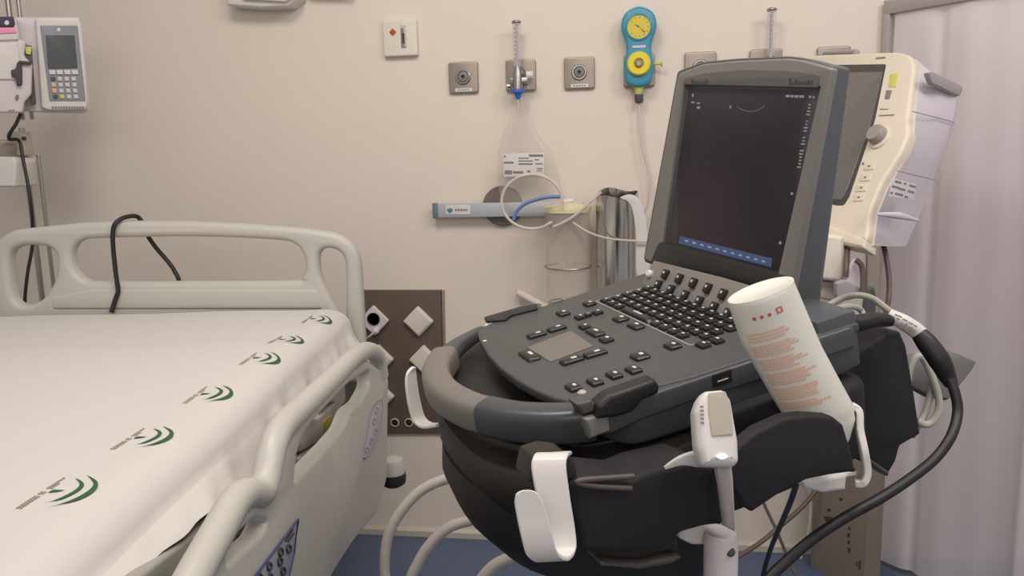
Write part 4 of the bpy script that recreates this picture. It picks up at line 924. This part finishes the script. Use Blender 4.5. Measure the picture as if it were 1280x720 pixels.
# ================================================================ GEL BOTTLE
G = VP(0.402)
secs = [((913, 379), (988, 346)), ((914, 384), (989, 351)), ((930, 431), (1007, 393)), ((947, 462), (1023, 430)), ((966, 496), (1043, 467)), ((984, 526), (1063, 503)), ((992, 541), (1066, 521)), ((1005, 560), (1060, 546)), ((1018, 572), (1048, 565))]
thk = [0.0215, 0.0225, 0.0225, 0.022, 0.021, 0.020, 0.018, 0.013, 0.008]
gb = thing('gel_bottle', 'white gel bottle with orange print leaning upside down in the cart holder', 'bottle', G.p(1030, 572), 0)
def gsurf(s_, a):
    s_ = max(0, min(len(secs) - 1.001, s_)); i = int(s_); f = s_ - i
    def pt(i): 
        l, r_ = G.c(*secs[i][0]), G.c(*secs[i][1]); return l, r_, thk[i]
    l0, r0, t0 = pt(i); l1, r1, t1 = pt(i + 1); l, r_, th = l0.lerp(l1, f), r0.lerp(r1, f), t0 + (t1 - t0) * f
    c = (l + r_) / 2; e = (r_ - l) / 2; p = c + e * math.cos(a); return G.w(p.x, p.y, th * math.sin(a))
rings = []
for k in range(0, 49):
    s_ = k / 48 * (len(secs) - 1); rings.append([gsurf(s_, 2 * math.pi * j / 40) for j in range(40)])
top_c = sum(rings[0], V()) / 40
inn = [p.lerp(top_c, 0.08) for p in rings[0]]; deep = [p.lerp(top_c, 0.12) + (gsurf(1.3, 0) - gsurf(0, 0)) * 0.06 for p in rings[0]]
bot = B(); bot.loft([deep, inn] + rings); bot.fin('bottle_body', M['gel'], gb, 50)
random.seed(11)
def gline(b, s0, s1, a0, a1, n=6):
    for k in range(n):
        x0, x1 = a0 + (a1 - a0) * k / n, a0 + (a1 - a0) * (k + 1) / n
        pts = [gsurf(s0, x0), gsurf(s0, x1), gsurf(s1, x1), gsurf(s1, x0)]; c = [G.o]
        bmx = bmesh.new(); cen = gsurf((s0 + s1) / 2, 0).lerp(gsurf((s0 + s1) / 2, math.pi), 0.5)
        f = bmx.faces.new([bmx.verts.new(p + (p - cen).normalized() * 0.0005) for p in pts])
        if f.normal.dot(G.n) < 0: f.normal_flip()
        b.join(bmx)
b = B()
s_ = 1.72; para = 0
for grp in range(6):
    rows = [3, 5, 5, 5, 5, 3][grp]
    for rr in range(rows):
        a_end = math.pi * 0.90; a_st = math.pi * (0.90 - 0.30 - 0.13 * random.random() - (0.05 if rr in (1, 2) else 0))
        a = a_end
        while a > a_st:
            wd = random.uniform(0.05, 0.13); gline(b, s_, s_ + 0.052, a - wd, a, 1); a -= wd + 0.028
        s_ += 0.088
    s_ += 0.09
b.fin('printed_text', M['orange'], gb)
b = B()
for a0, a1 in ((0.74, 0.77), (0.67, 0.70), (0.60, 0.63)): gline(b, 1.30, 1.38, math.pi * a0, math.pi * a1, 1)
for ss in (1.24, 1.36): gline(b, ss, ss + 0.03, math.pi * 0.49, math.pi * 0.545, 2)
for aa in (0.49, 0.535): gline(b, 1.24, 1.39, math.pi * aa, math.pi * (aa + 0.012), 1)
b.fin('printed_symbols', M['redprint'], gb)

# ================================================================ PATIENT MONITOR
MA = R(30); MF = Pl(at(1120, 180, 1.72), V((UU.x, UU.y, 0)), ZU * math.cos(MA) + V((UV.x, UV.y, 0)).normalized() * math.sin(MA))
mon = thing('patient_monitor', 'cream patient monitor with round grey knob behind the ultrasound screen', 'monitor', at(1075, 305, 1.75), UYAW)
face = [(990, 72), (1018, 68), (1122, 64), (1138, 68), (1143, 82), (1138, 120), (1134, 150), (1136, 165), (1126, 190), (1102, 228), (1088, 262), (1083, 302), (1040, 298), (960, 280)]
B().plate(MF, rnd(face, 6), 0.035, 0.008).fin('monitor_face', M['monface'], mon, 40)
dep = Pl(MF.o + VH * 0.0, MF.ex, MF.ey)
# side shell behind the face
sh = [MF.p(x_, y_, -0.02) for x_, y_ in [(1138, 68), (1143, 84), (1139, 120), (1136, 160), (1124, 194), (1104, 228), (1090, 262), (1085, 302)]]
bk = [at(x_, y_, 1.84) for x_, y_ in [(1158, 90), (1197, 112), (1194, 135), (1188, 165), (1172, 205), (1160, 240), (1146, 278), (1132, 308)]]
lf = [p - MF.ex * 0.16 for p in sh]; lfb = [p - MF.ex * 0.16 for p in bk]
rings = []
for i in range(len(sh)): rings.append([lf[i], sh[i], sh[i].lerp(bk[i], 0.5) + MF.ex * 0.004, bk[i], lfb[i]])
b = B(); b.loft(rings); b.fin('monitor_body', M['monbody'], mon, 30)
B().plate(MF, rnd([(1000, 84), (1049, 81), (1108, 80), (1094, 150), (1062, 246), (1055, 257), (1045, 257), (980, 240)], 3), 0.003, 0.001, h=0.0006).fin('screen_frame', M['darkgrey'], mon)
B().plate(MF, rnd([(1000, 92), (1049, 91), (1104, 90), (1088, 158), (1058, 240), (1052, 250), (1045, 250), (980, 236)], 2), 0.003, 0.001, h=0.0016).fin('display', M['lcd2'], mon)
c = MF.c(1100, 171); q = axis(MF.w(c.x, c.y, 0), MF.n)
B().lathe([(0.026, 0), (0.026, 0.003), (0.022, 0.005)], axis(MF.w(c.x + .002, c.y - .004, 0), MF.n), 36).fin('knob_seat', M['monface'], mon)
B().lathe([(0.0215, 0.003), (0.021, 0.018), (0.018, 0.023), (0.004, 0.024)], q, 36).fin('control_knob', M['knob'], mon)
B().plate(MF, rnd([(1113, 93), (1123, 92), (1120, 109), (1111, 109)], 1), 0.0012, 0.0003, h=0.001).fin('lime_sticker', M['lime'], mon)
B().plate(MF, rnd([(1108, 113), (1115, 113), (1112, 124), (1106, 124)], 0.5), 0.0012, 0.0003, h=0.001).fin('dark_sticker', M['marks'], mon)
b = B()
for pts in ([(1095, 72), (1107, 71), (1107, 73), (1095, 74)], [(1100, 136), (1111, 136), (1110.5, 137), (1100, 137)], [(1099, 144), (1118, 143), (1118, 144.4), (1099, 145.4)], [(1078, 203), (1080.5, 203), (1080, 206), (1077.5, 206)]): b.quadp(MF, pts, 0.0008)
b.fin('front_lettering', M['marks'], mon)
for (x_, y_) in [(1082, 204), (1077, 218), (1072, 231), (1069, 243)]:
    b = B(); b.plate(MF, rnd([(x_, y_), (x_ + 13, y_ - 1), (x_ + 10.5, y_ + 8), (x_ - 2.5, y_ + 9)], 1), 0.002, 0.0006, h=0.0016); kk = b.fin('monitor_key', M['monface'], mon)
    b = B(); b.quadp(MF, [(x_ + 4, y_ + 3), (x_ + 7, y_ + 3), (x_ + 6.5, y_ + 5), (x_ + 3.5, y_ + 5)], 0.0024); b.fin('key_symbol', M['marks'], kk)
b = B(); b.tube([MF.p(1020, 68, -0.01), MF.p(1023, 60, -0.02), MF.p(1032, 58, -0.03), MF.p(1058, 57, -0.03), MF.p(1064, 61, -0.02), MF.p(1065, 67, -0.01)], 0.007, 12, 4); b.fin('carry_handle', M['mongrey'], mon, 50)
SPm = Pl(sh[3].lerp(bk[3], .5), (bk[3] - sh[3]), (sh[0] - sh[7]))
SPm = SPm if SPm.n.dot(CAMP - SPm.o) > 0 else Pl(SPm.o, -SPm.ex, SPm.ey)
B().plate(SPm, rnd([(1151, 92), (1156, 91), (1192, 108), (1195, 114), (1191, 122), (1156, 106)], 2), 0.012, 0.003, back=False, h=0.010).fin('side_handle', M['mongrey'], mon)
b = B()
for a_, b2 in (((1136, 140), (1188, 153)), ((1188, 153), (1176, 195)), ((1117, 214), (1166, 226)), ((1176, 195), (1166, 226))): b.tube([SPm.p(a_[0], a_[1], 0.0075), SPm.p(b2[0], b2[1], 0.0075)], 0.0011, 6, 1)
b.fin('side_cover_seam', M['mongrey'], mon)
b = B(); b.plate(SPm, [(1109, 223), (1140, 231), (1137, 251), (1106, 246)], 0.001, 0.0002, back=False, h=0.009); b.mi = 1
for (x_, y_, ww) in [(1113, 226, 8), (1124, 228.5, 3), (1131, 231, 8), (1109, 232, 9), (1118, 235, 8), (1129, 238, 8), (1107, 240, 3), (1113, 241, 10), (1125, 245, 4)]:
    b.quadp(SPm, [(x_, y_), (x_ + ww, y_ + ww * .25), (x_ + ww - .5, y_ + ww * .25 + 2.5), (x_ - .5, y_ + 2.5)], 0.0102)
b.fin('side_label', [M['lilac'], M['marks']], mon)
b = B(); b.tube([SPm.p(1090, 268, 0.008), SPm.p(1115, 270, 0.012), SPm.p(1143, 276, 0.008)], [0.3, 1, 0.3], 12, 4, prof=(0.007, 0.007, SPm.n)); b.fin('side_swell', M['monbody'], mon, 60)
b = B(); b.plate(MF, rnd([(1028, 278), (1083, 300), (1082, 312), (1036, 302), (1024, 300)], 3), 0.04, 0.006, h=0.004); b.fin('lower_lip', M['monface'], mon)
# stand under the monitor
sc_ = V((0, 0, 0)); WM = Pl((0, YW, 0), (1, 0, 0), (0, 0, 1)).up(0.09)
st = thing('monitor_mount', 'cream upright wall mount carrying the patient monitor', 'wall mount', WM.p(1075, 440), 0)
b = B(); b.plate(WM, rnd([(1050, 230), (1083, 230), (1083, 440), (1050, 440)], 2), 0.10, 0.006); b.fin('mount_column', M['cream'], st)
b = B(); b.plate(WM.up(-0.01), rnd([(1084, 230), (1096, 230), (1095, 440), (1083, 440)], 1), 0.09, 0.003); b.fin('column_side', M['taupe'], st)
b = B(); b.tube([WM.p(1068, 250, -0.02), at(1068, 250, 2.2), at(1075, 230, 1.87)], 0.022, 14, 3); b.fin('mount_arm', M['bedframe'], st)
b = B(); b.plate(Pl(at(1040, 330, 1.72), RX, ZU), rnd([(1020, 290), (1056, 296), (1057, 350), (1050, 353), (1026, 350), (1018, 345)], 3), 0.06, 0.008); b.fin('mount_box', M['cream'], st)
b = B(); b.plate(Pl(at(1040, 330, 1.74), RX, ZU), rnd([(1022, 350), (1046, 353), (1046, 378), (1020, 372)], 2), 0.05, 0.004); b.fin('box_lower', M['taupe'], st)
b = B(); b.plate(Pl(at(1068, 350, 1.70), RX, ZU), smooth([(1064, 330), (1072, 323), (1079, 335), (1079, 362), (1070, 372), (1058, 360), (1058, 345)], 4), 0.012, 0.003); b.fin('grey_disc', M['lilac'], st)
b = B(); b.plate(Pl(at(1060, 360, 1.69), RX, ZU), rnd([(1046, 354), (1058, 350), (1076, 360), (1078, 370), (1060, 376), (1046, 372)], 3), 0.02, 0.003); b.fin('grey_clamp', M['mongrey'], st)
b = B(); b.plate(Pl(at(1088, 375, 1.60), RX, ZU), smooth([(1090, 358), (1095, 366), (1095, 390), (1092, 402), (1084, 402), (1080, 388), (1083, 368)], 4), 0.012, 0.003); b.fin('clamp_wing', M['side'], st)

# ================================================================ CABLES AND LOOSE THINGS AT THE RIGHT
t = thing('probe_cable', 'thick black probe cable with white label sweeping down at right', 'cable', at(1190, 560, 1.2))
b = B(); b.tube([at(1052, 402, 0.925), at(1070, 404, 0.93), at(1090, 400, 0.94), at(1106, 400, 0.95), at(1116, 401, 0.95)], [0.0108, 0.0102, 0.0092, 0.0082, 0.0066], 16, 4); b.fin('connector', M['black'], t)
b = B(); b.tube([at(1110, 393, 0.955), at(1128, 402, 0.95), at(1142, 411, 0.95), at(1151, 418, 0.95)], [0.0075, 0.0092, 0.0096, 0.0092], 18, 4); lab = b.fin('label_sleeve', M['white'], t)
b = B()
Lp = Pl(at(1130, 403, 0.937), CR @ V((1, -0.55, 0)), CR @ V((0.55, 1, 0)))
for (x_, y_, ww, hh) in [(1119, 392, 5, 1.6), (1124, 394, 4, 1.4), (1121, 397, 4, 1.6), (1129, 398, 6, 1.6), (1127, 403, 2.4, 3), (1132, 404, 3, 3), (1137, 408, 4, 3.4), (1141, 411, 4, 3), (1136, 402, 6, 1.4), (1143, 406, 4, 1.4), (1131, 409, 4, 1.4)]:
    b.quadp(Lp, [(x_, y_), (x_ + ww, y_ + ww * .5), (x_ + ww - hh * .5, y_ + ww * .5 + hh), (x_ - hh * .5, y_ + hh)], 0)
b.fin('sleeve_writing', M['marks'], lab)
b = B(); b.tube([at(1148, 416, 0.95), at(1158, 428, 0.945), at(1174, 450, 0.94), at(1184, 470, 0.94), at(1190, 482, 0.935)], [0.009, 0.0118, 0.0125, 0.010, 0.0068], 18, 4); b.fin('strain_relief', M['black'], t)
b = B(); b.tube([at(x_, y_, d_2) for x_, y_, d_2 in [(1187, 474, 0.935), (1194, 492, 0.93), (1197, 516, 0.925), (1189, 545, 0.91), (1169, 573, 0.90), (1138, 598, 0.885), (1100, 623, 0.87), (1058, 646, 0.86), (1018, 672, 0.85), (985, 700, 0.84), (960, 725, 0.83), (935, 765, 0.82), (915, 820, 0.82)]], [0.0058] * 7 + [0.0059] * 6, 14, 5); b.fin('cable_run', M['black'], t)
b = B(); b.tube([at(*q) for q in [(1006, 384, 0.99), (1020, 386, 0.985), (1028, 391, 0.98), (1034, 400, 0.97)]], 0.0020, 8); tag(b.fin('thin_cable', M['black']), 'thin black lead on top of the console behind the gel bottle', 'cable')
b = B(); b.tube([at(*q) for q in [(1008, 402, 1.02), (1028, 386, 1.03), (1050, 374, 1.03), (1070, 369, 1.02), (1090, 373, 1.01), (1108, 386, 0.99), (1116, 392, 0.975), (1122, 399, 0.965)]], 0.0042, 10)
tag(b.fin('grey_cable', M['cable']), 'upper pale grey cable arching behind the console connector block', 'cable')
b = B(); b.tube([at(*q) for q in [(1022, 404, 1.02), (1042, 388, 1.04), (1060, 383, 1.06), (1074, 386, 1.11), (1080, 396, 1.11), (1086, 418, 1.11), (1090, 440, 1.11)]], 0.0042, 10)
tag(b.fin('grey_cable', M['cable']), 'lower pale grey cable arching behind the black connector', 'cable')
b = B(); b.tube([at(*q) for q in [(1134, 490, 1.04), (1136, 465, 1.04), (1144, 448, 1.04), (1153, 447, 1.04), (1163, 466, 1.04), (1171, 488, 1.04), (1174, 508, 1.04), (1168, 524, 1.04), (1158, 531, 1.04), (1146, 526, 1.04)]], 0.0048, 10)
b.tube([at(*q) for q in [(1166, 455, 1.05), (1165, 480, 1.05), (1160, 505, 1.05), (1152, 525, 1.05), (1140, 545, 1.04)]], 0.0045, 10)
tag(b.fin('grey_cable', M['cable']), 'pale grey cable hanging in loops beside the rear wing of the cart', 'cable')
for pts, l in (([(1059, 298, 1.76), (1059, 315, 1.72), (1058, 335, 1.70), (1057, 346, 1.70)], 'short black cable dropping from the cream monitor beside its column'),
               ([(1070, 325, 1.68), (1077, 332, 1.68), (1079, 350, 1.68), (1078, 370, 1.68)], 'black lead curved round the grey disc on the monitor mount'),
               ([(1103, 303, 1.80), (1107, 318, 1.78), (1111, 345, 1.76), (1111, 370, 1.74), (1107, 395, 1.72), (1105, 420, 1.6), (1102, 460, 1.35), (1096, 500, 1.12)], 'dark cable hanging from the right underside of the monitor against the curtain')):
    b = B(); b.tube([at(*q) for q in pts], 0.0058, 10); tag(b.fin('monitor_cable', M['cablebrown']), l, 'cable', 'dark cables under the patient monitor')
TPp = Pl(at(1180, 465, 1.07), RX, V((0, 0.5, 0.87)))
b = B(); b.plate(TPp, rnd([(1100, 446), (1182, 438), (1196, 441), (1221, 452), (1214, 464), (1186, 499), (1160, 494), (1135, 480)], 2), 0.012, 0.002)
b.fin('rear_shelf', mat('dark_grey_tray', (92, 90, 88), 0.5), cart)

# cardboard box on the floor
F0 = Pl((0, 0, 0), (1, 0, 0), (0, 1, 0))
a_, b_, c_ = F0.p(1013, 709), F0.p(1079, 745), F0.p(1099, 734)
d_2 = a_ + (c_ - b_)
b = B(); rings = []
for z in (0.0, 0.004, 0.40, 0.404): k = 0.97 if z in (0.0, 0.404) else 1; ce = (a_ + b_ + c_ + d_2) / 4; rings.append([ce + (p - ce) * k + V((0, 0, z)) for p in (a_, b_, c_, d_2)])
b.loft(rings); bx = thing('cardboard_box', 'grey-brown box with dark printing standing on the floor at right', 'box', (a_ + b_ + c_ + d_2) / 4)
b.fin('box_body', M['card'], bx, 30)
FPb = Pl(a_, b_ - a_, ZU); FPb = FPb if FPb.n.dot(CAMP - a_) > 0 else Pl(a_, a_ - b_, ZU)
for nm, grp in (('printed_symbol', ([(1035, 635), (1039, 637), (1037, 640), (1034, 638)], [(1029, 645), (1041, 646), (1043, 655), (1040, 659), (1033, 652)])),
                ('printed_dot', ([(1050, 622), (1054, 623), (1052, 627), (1049, 625)],)),
                ('printed_letters', ([(1061, 658), (1064, 659), (1063, 663), (1060, 662)], [(1060, 666), (1063, 667), (1062, 672), (1059, 671)], [(1060, 675), (1063, 676), (1062, 681), (1060, 680)], [(1060, 684), (1064, 686), (1062, 691), (1060, 690)])),
                ('printed_line', ([(1071, 702), (1073, 703), (1072, 708), (1070, 707)], [(1074.5, 700), (1076.5, 701), (1075.5, 712), (1073.5, 711)]))):
    b = B(); [b.quadp(FPb, pts, 0.001) for pts in grp]; b.fin(nm, M['darkgrey'], bx)
# thin cables crossing low down
for pts, l, mt, rr in (([(1000, 585, 0.98), (990, 622, 1.1), (972, 665, 1.3), (962, 690, 1.4), (953, 725, 1.5), (945, 790, 1.7), (930, 900, 1.84)], 'thin black cable in the crossing cables under the cart', 'black', 0.0042),
                       ([(1040, 585, 2.48), (1008, 628, 2.42), (970, 662, 2.4), (945, 682, 2.38), (905, 706, 2.34), (860, 732, 2.30), (820, 752, 2.28)], 'brown-grey cable slanting down left under the cart', 'cablebrown', 0.0070),
                       ([(935, 585, 2.52), (955, 630, 2.5), (971, 664, 2.47), (984, 695, 2.45), (994, 718, 2.42)], 'thin brown cable slanting down right under the cart', 'cablebrown', 0.0050),
                       ([(1010, 590, 2.50), (1013, 640, 2.49), (1008, 675, 2.49), (1000, 698, 2.48)], 'thin pale cable beside the cardboard box', 'taupe', 0.0050)):
    b = B(); b.tube([at(*q) for q in pts], rr, 10); tag(b.fin('loose_cable', M[mt]), l, 'cable', 'thin cables crossing under the cart')
# pale hoses beside the cart
for pts, l in (([(600, 590, 1.42), (560, 598, 1.42), (528, 612, 1.42), (503, 637, 1.42), (487, 665, 1.42), (481, 695, 1.42), (482, 730, 1.42), (490, 800, 1.42), (510, 950, 1.46), (540, 1060, 1.48)], 'outer pale grey hose curving to the floor left of the cart'),
               ([(640, 640, 1.38), (590, 650, 1.38), (560, 660, 1.38), (538, 680, 1.38), (522, 705, 1.38), (512, 735, 1.38), (512, 820, 1.38), (530, 980, 1.42), (560, 1090, 1.43)], 'inner pale grey hose curving to the floor left of the cart'),
               ([(660, 690, 1.3), (630, 700, 1.3), (612, 712, 1.3), (598, 735, 1.3), (590, 800, 1.3), (600, 980, 1.32), (610, 1160, 1.33)], 'pale grey hose end showing below the black front shell')):
    b = B(); b.tube([at(*q) for q in pts], 0.0095, 14); tag(b.fin('pale_hose', M['hose']), l, 'hose', 'pale grey hoses by the cart')
